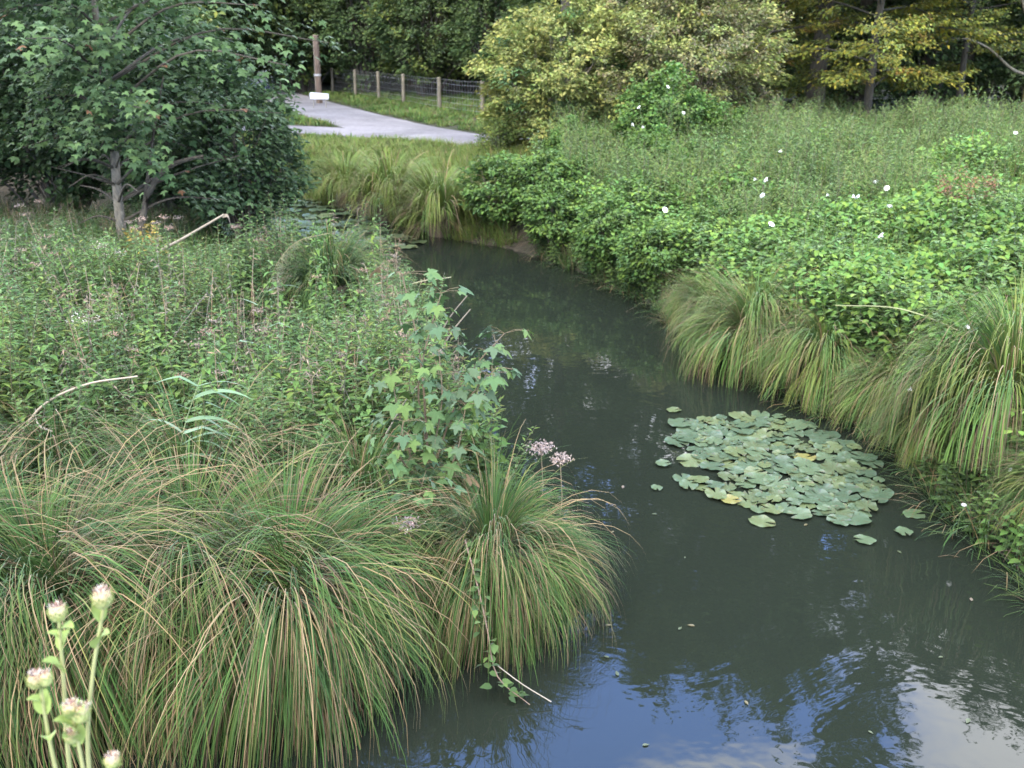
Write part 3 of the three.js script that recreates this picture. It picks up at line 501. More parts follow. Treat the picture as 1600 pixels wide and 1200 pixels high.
// ---------------------------------------------------------------- herb masses
seed(1001);
const stemLine = (g, h, lean, r, c, n = 4) => { const p = []; for (let k = 0; k <= n; k++) { const f = k / n; p.push(V(lean * f * f * h, f * h, 0)); } tube(g, p, p.map((_, k) => r * (1 - 0.6 * k / n)), 3, c); return (f) => V(lean * f * f * h, f * h, 0); };
const herbGeo = {
  nettle() { const g = new GB(), at = stemLine(g, 1, rr(-0.2, 0.2), 0.006, [0.09, 0.12, 0.05]); for (let k = 1; k < 11; k++) for (let s = 0; s < 2; s++) { const f = 0.12 + 0.88 * k / 11, az = k * 1.57 + s * Math.PI + gauss() * 0.3, L = 0.15 * (1 - 0.5 * f) * rr(0.8, 1.2); leaf(g, at(f), V(Math.cos(az), rr(-0.1, 0.45), Math.sin(az)), V(0, 1, 0), L, L * 0.55, vary(pick(P.nettle), 0.15), true, 0.2, 0.35); } return g.build(); },
  fine(pal = P.herb) { const g = new GB(), at = stemLine(g, 1, rr(-0.25, 0.25), 0.005, [0.12, 0.12, 0.06]); for (let k = 0; k < 40; k++) { const f = 0.15 + 0.85 * k / 40, az = k * 2.4, L = 0.13 * (1.15 - 0.75 * f); leaf(g, at(f), V(Math.cos(az), rr(0.1, 0.9), Math.sin(az)), V(0, 1, 0), L, 0.02, vary(pick(pal), 0.2), false, 0.2, 0.3); } return g.build(); },
  mugwort() { const g = new GB(), at = stemLine(g, 1, rr(-0.25, 0.25), 0.006, [0.14, 0.13, 0.07]); for (let k = 0; k < 16; k++) { const f = 0.25 + 0.7 * k / 16, az = k * 2.4, L = 0.3 * (1.15 - 0.9 * f), b = at(f); for (let q = 0; q < 5; q++) { const u = (q + 1) / 5, p = V(b.x + Math.cos(az) * L * u * 0.7, b.y + L * u * 0.75, b.z + Math.sin(az) * L * u * 0.7); leaf(g, p, V(Math.cos(az + gauss()), rr(-0.2, 0.8), Math.sin(az + gauss())), V(gauss(), 1, gauss()), 0.06, 0.018, vary(pick(P.mugwort), 0.2)); } } return g.build(); },
  bind() { const g = new GB(); for (let k = 0; k < 4; k++) { const p = []; for (let q = 0; q < 5; q++) p.push(V(gauss() * 0.15, q * 0.19, gauss() * 0.15)); tube(g, curve(p, 6), 0.003, 3, [0.1, 0.13, 0.05]); } for (let k = 0; k < 64; k++) { const h = 0.2 + 0.7 * Math.pow(rnd(), 0.7), az = rnd() * 6.28; leaf(g, V(gauss() * 0.24, h, gauss() * 0.24), V(Math.cos(az), rr(-0.7, 0.15), Math.sin(az)), V(gauss() * 0.3, 1, gauss() * 0.3), rr(0.05, 0.085), rr(0.04, 0.06), vary(pick(P.bind), 0.24), true, 0.15, 0.2); } return g.build(); },
  tuft(pal, len, n, w, open, bend) { const g = new GB(); for (let k = 0; k < n; k++) { const a = rnd() * 6.28, r = 0.12 * Math.sqrt(rnd()), dead = rnd() < 0.14; blade(g, Math.cos(a) * r, -0.03, Math.sin(a) * r, a + gauss(), Math.PI / 2 - open * rr(0.1, 1), len * rr(0.5, 1.15), w * rr(0.7, 1.3), bend * rr(0.5, 1.4), vary(pick(dead ? P.dead : pal), 0.22), 4); } return g.build(); },
  dead() { const g = new GB(), c = vary([0.2, 0.155, 0.11], 0.2), at = stemLine(g, 1, rr(-0.5, 0.5), 0.005, c); for (let k = 0; k < 18; k++) { const f = 0.3 + 0.7 * rnd(), az = rnd() * 6.28; leaf(g, at(f), V(Math.cos(az), rr(-0.9, 0.5), Math.sin(az)), V(gauss(), 1, gauss()), rr(0.03, 0.08), 0.009, vary(pick([[0.15, 0.115, 0.08], [0.11, 0.085, 0.06], [0.19, 0.15, 0.1]]), 0.25)); } return g.build(); },
  agrimony() { const g = new GB(), at = stemLine(g, 1, rr(-0.15, 0.15), 0.005, [0.12, 0.09, 0.06]); for (let k = 0; k < 14; k++) { const f = 0.15 + 0.7 * k / 14, az = k * 1.57, L = 0.12; leaf(g, at(f), V(Math.cos(az), rr(0, 0.4), Math.sin(az)), V(0, 1, 0), L, 0.03, vary(pick(P.herb), 0.2), false, 0.2, 0.3); } for (let k = 0; k < 40; k++) { const p = at(1); p.x += gauss() * 0.06; p.z += gauss() * 0.06; p.y += gauss() * 0.025; leaf(g, p, V(gauss(), 0.6, gauss()), V(gauss(), 1, gauss()), 0.022, 0.012, vary([0.26, 0.19, 0.15], 0.25)); } return g.build(); },
};
function mass(name, geos, count, place, label, category, mat = M.leaf, tilt = 0.15) { // each variant is one mass of instances
  const spots = []; let guard = count * 40;
  while (spots.length < count && guard-- > 0) { const s = place(); if (s) spots.push(s); }
  const o = base(name, V(0, 0, 0), label, category); o.userData.kind = 'stuff';
  const m4 = new THREE.Matrix4(), q = new THREE.Quaternion(), e = new THREE.Euler(), col = new THREE.Color();
  geos.forEach((geo, k) => {
    const mine = spots.filter((_, i) => i % geos.length === k), im = new THREE.InstancedMesh(geo, mat, mine.length); im.name = 'foliage'; im.userData.kind = 'stuff';
    mine.forEach(([x, z, s, w = s], i) => { q.setFromEuler(e.set(gauss() * tilt, rnd() * 6.28, gauss() * tilt)); im.setMatrixAt(i, m4.compose(V(x, Math.max(ground(x, z), -0.02) - 0.02, z), q, V(w, s, w))); const b = 1 + rr(-0.22, 0.22), h = rr(-0.1, 0.1); im.setColorAt(i, col.setRGB(b * (1 + h), b, b * (1 - h))); });
    o.add(im);
  });
}
const inView = (x, z, m = 1.5) => z < -3 && Math.abs(x) < -z * 0.57 + m;
const patch = (x, z, f, k) => 0.5 + 1.1 * fbm(x * f + k, k * 3.3, z * f, 3);
const on = (x0, x1, z0, z1, test) => () => { const x = rr(x0, x1), z = rr(z0, z1); if (!inView(x, z)) return null; const d = streamDist(x, z); return d < 0.06 ? null : test(x, z, d); };
const right = (x, z) => x > 0.4 && z > -26 && x > 2.4 + (z + 10.8) * -0.0 - (z < -10.8 ? (-10.8 - z) * 0.55 : 0);
const G3 = (f) => [0, 1, 2].map(() => f());
mass('bindweed_foliage', G3(herbGeo.bind), 4000, on(0, 14, -20, -4.6, (x, z, d) => right(x, z) && d > 0.5 && patch(x, z, 0.45, 2) > 0.28 && Math.hypot(x, z) < 19 && rnd() > smooth(11, 19, Math.hypot(x, z)) * 0.8 ? [x, z, rr(0.55, 1.0) * (0.45 + 1.0 * patch(x, z, 0.7, 13)), rr(0.8, 1.3)] : null), 'bright green bindweed matting the right bank', 'bindweed');
mass('nettle_foliage', G3(herbGeo.nettle), 2200, on(0, 13, -20, -4.8, (x, z, d) => right(x, z) && d > 0.4 && patch(x, z, 0.5, 8) > 0.45 ? [x, z, rr(0.5, 1.1) * (0.6 + 0.8 * patch(x, z, 0.9, 21)), rr(0.8, 1.2)] : null), 'nettles among the bindweed on the right bank', 'nettle');
mass('mugwort_foliage', G3(herbGeo.mugwort), 5200, on(1, 18, -26, -11.5, (x, z, d) => right(x, z) && d > 1.2 && (Math.hypot(x - 1, z) > 13.5 + 3 * noise.noise(x * 0.5, 2, z * 0.5) || rnd() < 0.06) ? [x, z, rr(0.7, 1.25) * (0.4 + 1.1 * patch(x, z, 0.6, 11)), rr(0.8, 1.1)] : null), 'tall grey-green mugwort filling the back of the right bank', 'mugwort');
mass('meadow_grass', G3(() => herbGeo.tuft(P.sedgeLight, 0.8, 34, 0.012, 0.6, 1.4)), 1900, on(1, 18, -26, -8, (x, z, d) => right(x, z) && d > 0.8 ? [x, z, rr(0.8, 1.5), rr(0.8, 1.2)] : null), 'grass growing between the herbs of the right bank', 'grass', M.blade);
const lowBy = (x, z) => 1 - 0.5 * smooth(-9.2, -11, z) * smooth(-2.8, -3.6, x);
const left = (x, z) => z < -4.9 && z > -16 && x < 0.4 && (Math.hypot(x + 0.45, z + 5.5) > 0.66 || rnd() < 0.12) && !(z < -12.2 && x > -4.7) && !(z < -8.6 && z > -12 && Math.abs(x + 2.2) < 0.75 && rnd() > 0.1);
mass('willowherb_foliage', G3(herbGeo.fine), 2600, on(-9, 0.4, -14, -5.6, (x, z, d) => left(x, z) && d > 0.1 ? [x, z, rr(0.55, 1.0) * (0.2 + 1.45 * patch(x, z, 0.75, 4)) * lowBy(x, z), rr(0.8, 1.2)] : null), 'fine-leaved willowherb thicket on the left bank', 'willowherb');
mass('nettle_foliage', G3(herbGeo.nettle), 1900, on(-9, 0.2, -15, -6, (x, z, d) => left(x, z) && d > 0.2 && patch(x, z, 0.6, 3) > 0.42 ? [x, z, rr(0.55, 0.95) * (0.25 + 1.4 * patch(x, z, 0.7, 7)) * lowBy(x, z), rr(0.7, 1.0)] : null), 'nettles among the willowherb on the left bank', 'nettle');
mass('goldenrod_foliage', G3(() => herbGeo.fine(P.sedgeLight)), 700, on(-9, 0.3, -12, -6, (x, z, d) => left(x, z) && d > 0.15 && patch(x, z, 0.55, 15) > 0.62 ? [x, z, rr(0.7, 1.15) * lowBy(x, z), rr(0.9, 1.3)] : null), 'yellow-green goldenrod clumps on the left bank', 'goldenrod');
mass('agrimony_flowers', G3(herbGeo.agrimony), 90, on(-8, 0, -11.5, -6, (x, z, d) => left(x, z) && d > 0.2 && patch(x, z, 0.7, 5) > 0.5 ? [x, z, rr(0.7, 1.0), 0.9] : null), 'fading hemp agrimony heads on the left bank', 'agrimony');
mass('dry_stems', G3(herbGeo.dead), 1300, on(-12, 0.2, -18, -6.2, (x, z, d) => z < -4.9 && x < 0.2 && d > 0.2 && !(z < -11.5 && x > -4.7) && (patch(x, z, 0.8, 6) > 0.55 || z < -13) ? [x, z, rr(0.6, 1.2) * lowBy(x, z), 1] : null), 'dry brown stems among the herbs of the left bank', 'dry stems', M.opaque, 0.35);
mass('water_mint', G3(herbGeo.nettle), 520, on(-0.8, 5, -17, -4.4, (x, z, d) => right(x, z) && d < 0.75 ? [x, z, rr(0.3, 0.55), rr(0.55, 0.8)] : null), 'leafy water plants spilling over the right bank edge', 'mint');
mass('bank_grass', G3(() => herbGeo.tuft(P.sedge, 0.7, 34, 0.008, 0.8, 1.8)), 1100, on(-9, 0.4, -16, -5, (x, z, d) => left(x, z) && d > 0.08 ? [x, z, rr(0.7, 1.2), 1] : null), 'green grass between the herbs of the left bank', 'grass', M.blade);
mass('fringe_grass', G3(() => herbGeo.tuft(P.sedge, 0.55, 36, 0.008, 1.2, 2.6)), 260, on(-0.5, 5.5, -17, -4.4, (x, z, d) => right(x, z) && d < 0.5 ? [x, z, rr(0.6, 1.1), 1] : null), 'drooping grass along the water edge of the right bank', 'grass', M.blade);
mass('low_bank_grass', G3(() => herbGeo.tuft(P.sedge, 0.28, 40, 0.01, 0.9, 1.6)), 260, on(-5.5, -0.6, -15.2, -11.8, (x, z, d) => d > 0.05 ? [x, z, rr(0.6, 1.1), 1.3] : null), 'low grass at the inner edge of the bend on the left bank', 'grass', M.blade);
const road = [[16, -25.2], [8, -25.6], [3, -26.1], [-0.9, -27.3], [-3.2, -30.2], [-6, -35.8], [-9.4, -43.5], [-13, -52]], side = [[-0.2, -26.9], [-2.6, -28.3], [-5.4, -30.2], [-9, -31.8], [-16, -33.5]];
const offRoad = (x, z) => { const dl = (l) => { let d = 1e9; for (let i = 1; i < l.length; i++) { const [ax, az] = l[i - 1], dx = l[i][0] - ax, dz = l[i][1] - az, t = clamp(((x - ax) * dx + (z - az) * dz) / (dx * dx + dz * dz)); d = Math.min(d, Math.hypot(x - ax - dx * t, z - az - dz * t)); } return d; }; return dl(road) > 1.65 && dl(side) > 1.35; };
mass('stream_grass', G3(() => herbGeo.tuft(P.sedgeYellow, 0.55, 40, 0.014, 0.7, 1.4)), 2600, on(-9, 1.4, -27, -16.4, (x, z, d) => d > 0.1 && (z < -17.5 || x > -1.5) && x < 0.8 + (z + 16) * -0.1 && offRoad(x, z) && !(x < -3 && z > -21) ? [x, z, z < -23 ? rr(0.3, 0.6) : rr(0.6, 1.1), 1] : null), 'yellow-green grass between the stream and the lane', 'grass', M.blade);
mass('verge_grass', G3(() => herbGeo.tuft(P.sedgeLight, 0.22, 40, 0.016, 0.9, 1.6)), 3800, () => { const x = rr(-22, 1), z = rr(-52, -27); return inView(x, z, 1) && offRoad(x, z) ? [x, z, rr(0.6, 1.2), rr(1.4, 2.4)] : null; }, 'short mown grass on the verges of the lane', 'grass', M.blade);
mass('near_bank_grass', G3(() => herbGeo.tuft(P.sedge, 0.5, 34, 0.008, 0.9, 2)), 420, () => { const x = rr(-3.5, 3.5), z = rr(-2.1, 0.8); return Math.hypot(x, z) > 0.5 && !(Math.abs(x) < 2.6 && z < -0.9) ? [x, z, rr(0.25, 0.6), 1] : null; }, 'grass around the feet of the pale thistle stalks', 'grass', M.blade);

// ---------------------------------------------------------------- fence, pole and white board by the lane
{
  seed(1101);
  const line = [[0.6, -33.2], [-1.1, -36.2], [-2.95, -39.4], [-4.85, -43.4], [-6.4, -46.6], [-8, -49.6], [-9.7, -52.6]];
  const o = base('wire_fence', V(-3, 0.75, -40), 'wire fence with weathered wooden posts along the far side of the lane', 'fence');
  const postMat = new THREE.MeshStandardMaterial({ vertexColors: true, map: barkTex, bumpMap: barkTex, bumpScale: 0.008, roughness: 0.95 }), wireMat = new THREE.MeshStandardMaterial({ color: new THREE.Color().setRGB(0.35, 0.36, 0.36), roughness: 0.5, metalness: 0.6 });
  const pg = new GB(); tube(pg, [V(0, -0.4, 0), V(0.01, 0.4, 0), V(0, 1.24, 0), V(0, 1.28, 0), V(0, 1.281, 0)], [0.085, 0.085, 0.08, 0.07, 0.002], 9, W1, () => vary([0.32, 0.29, 0.26], 0.15));
  const geo = pg.build();
  line.forEach(([x, z]) => { const m = part('post', geo, postMat, o); m.position.set(x + 3, 0, z + 40); m.rotation.set(gauss() * 0.03, rnd() * 6, gauss() * 0.03); });
  for (const h of [0.15, 0.35, 0.58, 0.82, 1.06, 1.22]) { const g = new GB(); for (let i = 1; i < line.length; i++) { const a = V(line[i - 1][0] + 3.09, h, line[i - 1][1] + 40), b = V(line[i][0] + 3.09, h, line[i][1] + 40); tube(g, [a, a.clone().lerp(b, 0.5).add(V(0, -0.02, 0)), b], 0.0045, 4, W1); } part('wire', g.build(), wireMat, o); }
  const g2 = new GB(); for (let i = 1; i < line.length; i++) for (let k = 1; k < 16; k++) { const f = k / 16, x = line[i - 1][0] * (1 - f) + line[i][0] * f + 3.09, z = line[i - 1][1] * (1 - f) + line[i][1] * f + 40; tube(g2, [V(x, 0.13, z), V(x, 1.2, z)], 0.003, 3, W1); } part('stay_wires', g2.build(), wireMat, o, true);
  // weathered pole
  const px = -8.6, pz = -43.2, po = base('pole', V(px, 0.75, pz), 'reddish weathered timber pole standing by the lane left of the fence', 'pole'), g = new GB();
  tube(g, [V(0, -0.5, 0), V(0, 1, 0), V(0.02, 2, 0), V(0.02, 2.85, 0), V(0.02, 2.9, 0), V(0.02, 2.901, 0)], [0.15, 0.14, 0.135, 0.13, 0.11, 0.003], 12, W1, (k, s) => s < 5 ? vary([0.36, 0.34, 0.34], 0.12) : vary([0.27, 0.2, 0.18], 0.15)); part('shaft', g.build(), postMat, po);
  const g4 = new GB(); tube(g4, [V(0, 1.2, 0), V(0, 1.28, 0)], [0.16, 0.16], 12, W1, () => [0.4, 0.4, 0.4]); part('band', g4.build(), M.opaque, po);
  // low white board on two legs
  const bx = -8.0, bz = -40.2, bo = base('white_board', V(bx, 0.75, bz), 'small white board on short legs at the foot of the pole', 'board', undefined, 0.15), wm = new THREE.MeshStandardMaterial({ color: new THREE.Color().setRGB(0.75, 0.76, 0.78), roughness: 0.5 });
  const sh = new THREE.Shape(); sh.moveTo(-0.36, -0.11); sh.lineTo(0.34, -0.13); sh.quadraticCurveTo(0.38, -0.13, 0.38, -0.08); sh.lineTo(0.38, 0.07); sh.lineTo(-0.3, 0.13); sh.quadraticCurveTo(-0.38, 0.12, -0.38, 0.04); sh.closePath();
  const bg = new THREE.ExtrudeGeometry(sh, { depth: 0.04, bevelEnabled: true, bevelSize: 0.01, bevelThickness: 0.01, bevelSegments: 2 }); const b1 = part('panel', bg, wm, bo); b1.position.set(0, 0.52, 0);
  const lg = new GB(); tube(lg, [V(0, -0.3, 0), V(0, 0.5, 0)], 0.03, 6, [0.3, 0.28, 0.25]); for (const s of [-0.25, 0.25]) part('leg', lg.build(), M.opaque, bo).position.set(s, 0, -0.035);
}

// ---------------------------------------------------------------- lily pads
{
  seed(1201);
  const padGeo = [0, 1, 2, 3].map((k) => { const g = new GB(), N = 26, c = W1, cen = g.v(0, 0.004, 0.1, c, 0, 0), ring = [], mid = []; for (let i = 0; i <= N; i++) { const a = -Math.PI / 2 - 0.22 - (2 * Math.PI - 0.44) * i / N, r = 1 + 0.04 * Math.sin(a * 3 + k) + 0.03 * Math.sin(a * 7 + k * 2), x = Math.cos(a) * r * 0.86, z = -Math.sin(a) * r; mid.push(g.v(x * 0.6, 0.005, z * 0.6, c, x, z)); ring.push(g.v(x, 0.05 * Math.sin(a * 3 + k * 1.7) + 0.035 * Math.sin(a * 7 + k) + 0.03, z, c, x, z)); } for (let i = 0; i < N; i++) { g.t(cen, mid[i], mid[i + 1]); g.t(mid[i], ring[i], ring[i + 1]); g.t(mid[i], ring[i + 1], mid[i + 1]); } const b = g.build(), n = b.attributes.normal; let s = 0; for (let i = 0; i < n.count; i++) s += n.getY(i); if (s < 0) { const ix = b.index; for (let i = 0; i < ix.count; i += 3) { const q = ix.getX(i); ix.setX(i, ix.getX(i + 1)); ix.setX(i + 1, q); } b.computeVertexNormals(); } return b; });
  const vein = dataTex(128, 128, (u, v) => { const n = 0.82 + 0.45 * tile(u, v, 8, 4), b = smooth(0.16, 0.3, tile(u, v, 5, 4, 9)); return [n * (1 - 0.1 * b), n * (1 - 0.5 * b), n * (1 - 0.6 * b)]; });
  const mk = (c) => new THREE.MeshPhysicalMaterial({ color: new THREE.Color().setRGB(...c), map: vein, roughness: 0.34, side: THREE.DoubleSide, ior: 1.45 });
  const mats = [[0.062, 0.1, 0.056], [0.074, 0.114, 0.06], [0.054, 0.088, 0.05], [0.088, 0.12, 0.052], [0.068, 0.095, 0.045]].map(mk), yel = mk([0.16, 0.16, 0.05]), spotsUsed = [];
  const pad = (x, z, s, label, group, m) => { const mt = m ?? (rnd() < 0.02 ? yel : pick(mats)), o = new THREE.Mesh(pick(padGeo), mt); o.name = numbered('lily_pad'); o.position.set(x, 0.008 + rnd() * 0.02, z); o.rotation.set(gauss() * 0.06, rnd() * 6.28, gauss() * 0.06); o.scale.set(s, s, s); tag(o, typeof label === 'function' ? label(x, z, mt === yel) : label, 'lily pad', group); scene.add(o); spotsUsed.push([x, z, s]); };
  const inPoly = (poly, x, z) => { let k = false; for (let i = 0, j = poly.length - 1; i < poly.length; j = i++) if ((poly[i][1] > z) !== (poly[j][1] > z) && x < (poly[j][0] - poly[i][0]) * (z - poly[i][1]) / (poly[j][1] - poly[i][1]) + poly[i][0]) k = !k; return k; };
  const raft = (poly, n, gap, s0, s1, label, group) => { let t = 0, k = 0; const xs = poly.map((p) => p[0]), zs = poly.map((p) => p[1]); while (k < n && t++ < 9000) { const x = rr(Math.min(...xs), Math.max(...xs)), z = rr(Math.min(...zs), Math.max(...zs)), s = rr(s0, s1); if (!inPoly(poly, x, z) || streamDist(x, z) > 0.1 || spotsUsed.some(([a, b, r]) => Math.hypot(a - x, b - z) < (r + s) * gap)) continue; pad(x, z, s, label, group); k++; } };
  raft([[1.5, -7.75], [1.62, -8.3], [1.95, -8.42], [2.55, -8.5], [2.9, -8.2], [3.2, -7.6], [3.05, -6.8], [2.8, -6.45], [2.7, -6.25], [2.45, -6.3], [2.3, -6.6], [2.0, -6.72], [1.8, -7.1], [1.85, -7.25], [1.55, -7.4], [1.7, -7.6]], 178, 0.5, 0.055, 0.14, (x, z, y) => y ? 'yellowed lily pad in the dense raft' : x > 2.95 ? 'green lily pad in the dense raft tucked under the bank sedge' : z < -8 ? 'green lily pad along the far rim of the dense raft' : z > -6.75 ? 'green lily pad along the near rim of the dense raft' : x < 1.95 ? 'green lily pad at the pointed stream end of the dense raft' : 'green lily pad in the middle of the dense raft', 'lily pads of the near raft');
  raft([[1.38, -6.98], [1.45, -7.1], [1.75, -6.95], [2.1, -6.7], [2.3, -6.4], [1.95, -6.5], [1.7, -6.72]], 16, 0.6, 0.07, 0.11, 'green lily pad in the loose chain fringing the raft', 'lily pads fringing the near raft');
  pad(1.93, -6.33, 0.105, 'single pale lily pad drifting in front of the raft', undefined, mats[3]);
  pad(1.62, -8.62, 0.075, 'single small lily pad beyond the far edge of the raft', undefined, mats[3]);
  [[1.32, -7.35, 0.07, 'small straggling lily pad off the stream end of the raft'], [1.2, -6.9, 0.055, 'tiny lily pad alone in midstream left of the raft'], [2.62, -6.05, 0.08, 'straggling lily pad nearest the camera below the raft'], [2.95, -6.15, 0.07, 'small lily pad between the raft and the right edge sedge'], [3.15, -6.45, 0.085, 'lily pad caught in the grass at the right bank']].forEach(([x, z, r, l]) => pad(x, z, r, l, undefined, mats[1]));
  raft([[-6, -21.8], [-4.4, -21.6], [-3.5, -19.6], [-2.5, -18], [-1.8, -17.1], [-1.15, -16.5], [-2, -16.3], [-3.2, -16], [-4.6, -16.7], [-6, -18]], 96, 0.62, 0.14, 0.24, (x, z, y) => y ? 'yellowed lily pad on the distant reach by the bend' : z < -19 ? 'pale lily pad farthest up the distant reach' : x > -2.2 ? 'pale lily pad at the outer corner of the bend' : 'pale lily pad floating in the middle of the distant reach', 'lily pads of the distant reach');
  // drifting leaf scraps
  const sg = new GB(); leaf(sg, V(-0.5, 0, 0), V(1, 0, 0), V(0, 1, 0), 1, 0.5, W1, true, 0.06, 0.03); const sgeo = sg.build(), sm = [mk([0.1, 0.09, 0.04]), mk([0.06, 0.08, 0.04]), mk([0.14, 0.12, 0.09])];
  for (let k = 0; k < 26; k++) { const x = rr(0.4, 3.1), z = rr(-7, -3.9); if (streamDist(x, z) > -0.25) continue; const o = new THREE.Mesh(sgeo, pick(sm)); o.name = numbered('floating_leaf'); o.position.set(x, 0.006, z); o.rotation.y = rnd() * 6; o.scale.setScalar(rr(0.025, 0.055)); tag(o, z > -5 ? 'tiny leaf scrap drifting on the sky-reflecting water in front' : 'tiny leaf scrap drifting on the dark water below the lily raft', 'leaf', 'leaf scraps on the water'); scene.add(o); }
}

// ---------------------------------------------------------------- maple sapling on the near bank
{
  seed(1301);
  const x0 = -0.55, z0 = -5.7, o = base('maple_sapling', V(x0, ground(x0, z0), z0), 'maple sapling with pale lobed leaves on the near bank', 'sapling');
  const y0 = o.position.y, stem = (pts, r) => { const g = new GB(), c = curve(pts, 12); tube(g, c, c.map((_, k) => r * (1 - 0.7 * k / 12)), 6, W1, () => vary([0.12, 0.09, 0.055], 0.2)); part('stem', g.build(), M.opaque, o); return c; };
  const S = [
    stem([V(0, -0.2, 0), V(-0.02, 0.5, 0), V(-0.06, 1.1, -0.1), V(-0.16, 1.6, -0.15)], 0.012),
    stem([V(0, 0.2, 0), V(0.12, 0.6, 0), V(0.28, 0.95, -0.1), V(0.5, 1.2, -0.15)], 0.009),
    stem([V(-0.03, 0.5, 0), V(-0.06, 0.9, 0.05), V(0.02, 1.25, 0), V(0.1, 1.5, -0.05)], 0.008),
    stem([V(0.12, 0.6, 0), V(0.24, 0.8, 0.1), V(0.36, 0.95, 0.1), V(0.44, 1.02, 0.05)], 0.007),
    stem([V(0.01, 0, 0.02), V(-0.1, 0.35, 0.1), V(-0.18, 0.75, 0.15), V(-0.24, 1.1, 0.1)], 0.008),
    stem([V(0.01, 0, 0.02), V(0.1, 0.3, 0.2), V(0.2, 0.55, 0.3), V(0.26, 0.85, 0.25)], 0.008),
    stem([V(0.02, -0.1, 0.02), V(0.05, 0.1, 0.3), V(0.04, 0.3, 0.5), V(-0.02, 0.5, 0.6)], 0.008),
    stem([V(0, 0.1, 0), V(0.04, 0.5, 0.15), V(0.1, 0.85, 0.15), V(0.08, 1.15, 0.05)], 0.008),
    stem([V(0, 0.1, 0), V(-0.12, 0.4, 0.25), V(-0.16, 0.6, 0.4), V(-0.12, 0.8, 0.4)], 0.008),
  ];
  for (const c of S) for (let k = 3; k <= 12; k++) for (let w = 0; w < 3 + (k > 8 ? 1 : 0); w++) {
    const az = k * 1.57 + w * Math.PI + gauss() * 0.5, p = c[k].clone(), L = rr(0.04, 0.2), q = p.clone().add(V(Math.cos(az) * L, rr(0, 0.04), Math.sin(az) * L)), g = new GB();
    const l = placeLeaf(o, q, az, rr(0.25, 0.95), gauss() * 0.4, rr(0.08, 0.165), rnd() < 0.02 ? [rustMat] : youngMats); l.updateMatrix();
    tube(g, [p, p.clone().lerp(q, 0.5).add(V(0, 0.01, 0)), q], 0.0014, 3, [0.13, 0.1, 0.055]); const inv = l.matrix.clone().invert(), geo = g.build().applyMatrix4(inv); part('leaf_stalk', geo, M.opaque, l);
  }
}
{ // bramble trailing into the water
  seed(1351);
  const o = base('bramble', V(-0.28, 0.2, -4.95), 'bramble shoot trailing down into the water between the two tussocks', 'bramble'), g = new GB(), c = curve([V(0, 0.5, 0.1), V(0.08, 0.35, 0.35), V(0.14, 0.15, 0.5), V(0.2, -0.08, 0.62), V(0.38, -0.19, 0.72)], 16);
  tube(g, c, c.map((_, k) => 0.006 * (1 - 0.6 * k / 16)), 5, W1, () => vary([0.17, 0.12, 0.09], 0.2)); part('stem', g.build(), M.opaque, o);
  const g3 = new GB(); tube(g3, curve([V(0.2, -0.02, 0.6), V(0.34, -0.1, 0.66), V(0.5, -0.17, 0.72)], 6), 0.004, 4, [0.25, 0.22, 0.18]); part('twig', g3.build(), M.opaque, o);
  const lg = new GB(); leaf(lg, V(0, 0, 0), V(1, 0, 0), V(0, 1, 0), 1, 0.7, W1, true, 0.15, 0.2); const geo = lg.build();
  for (let k = 1; k < 16; k++) for (let w = 0; w < 4; w++) { const m = part('leaf', geo, pick(rnd() < 0.25 ? [youngMats[3]] : mapleMats.slice(1)), o); m.position.copy(c[k]).add(V(gauss() * 0.05, gauss() * 0.03, gauss() * 0.05)); m.rotation.set(gauss() * 0.5, rnd() * 6.28, gauss() * 0.5); m.scale.setScalar(rr(0.04, 0.075)); }
}
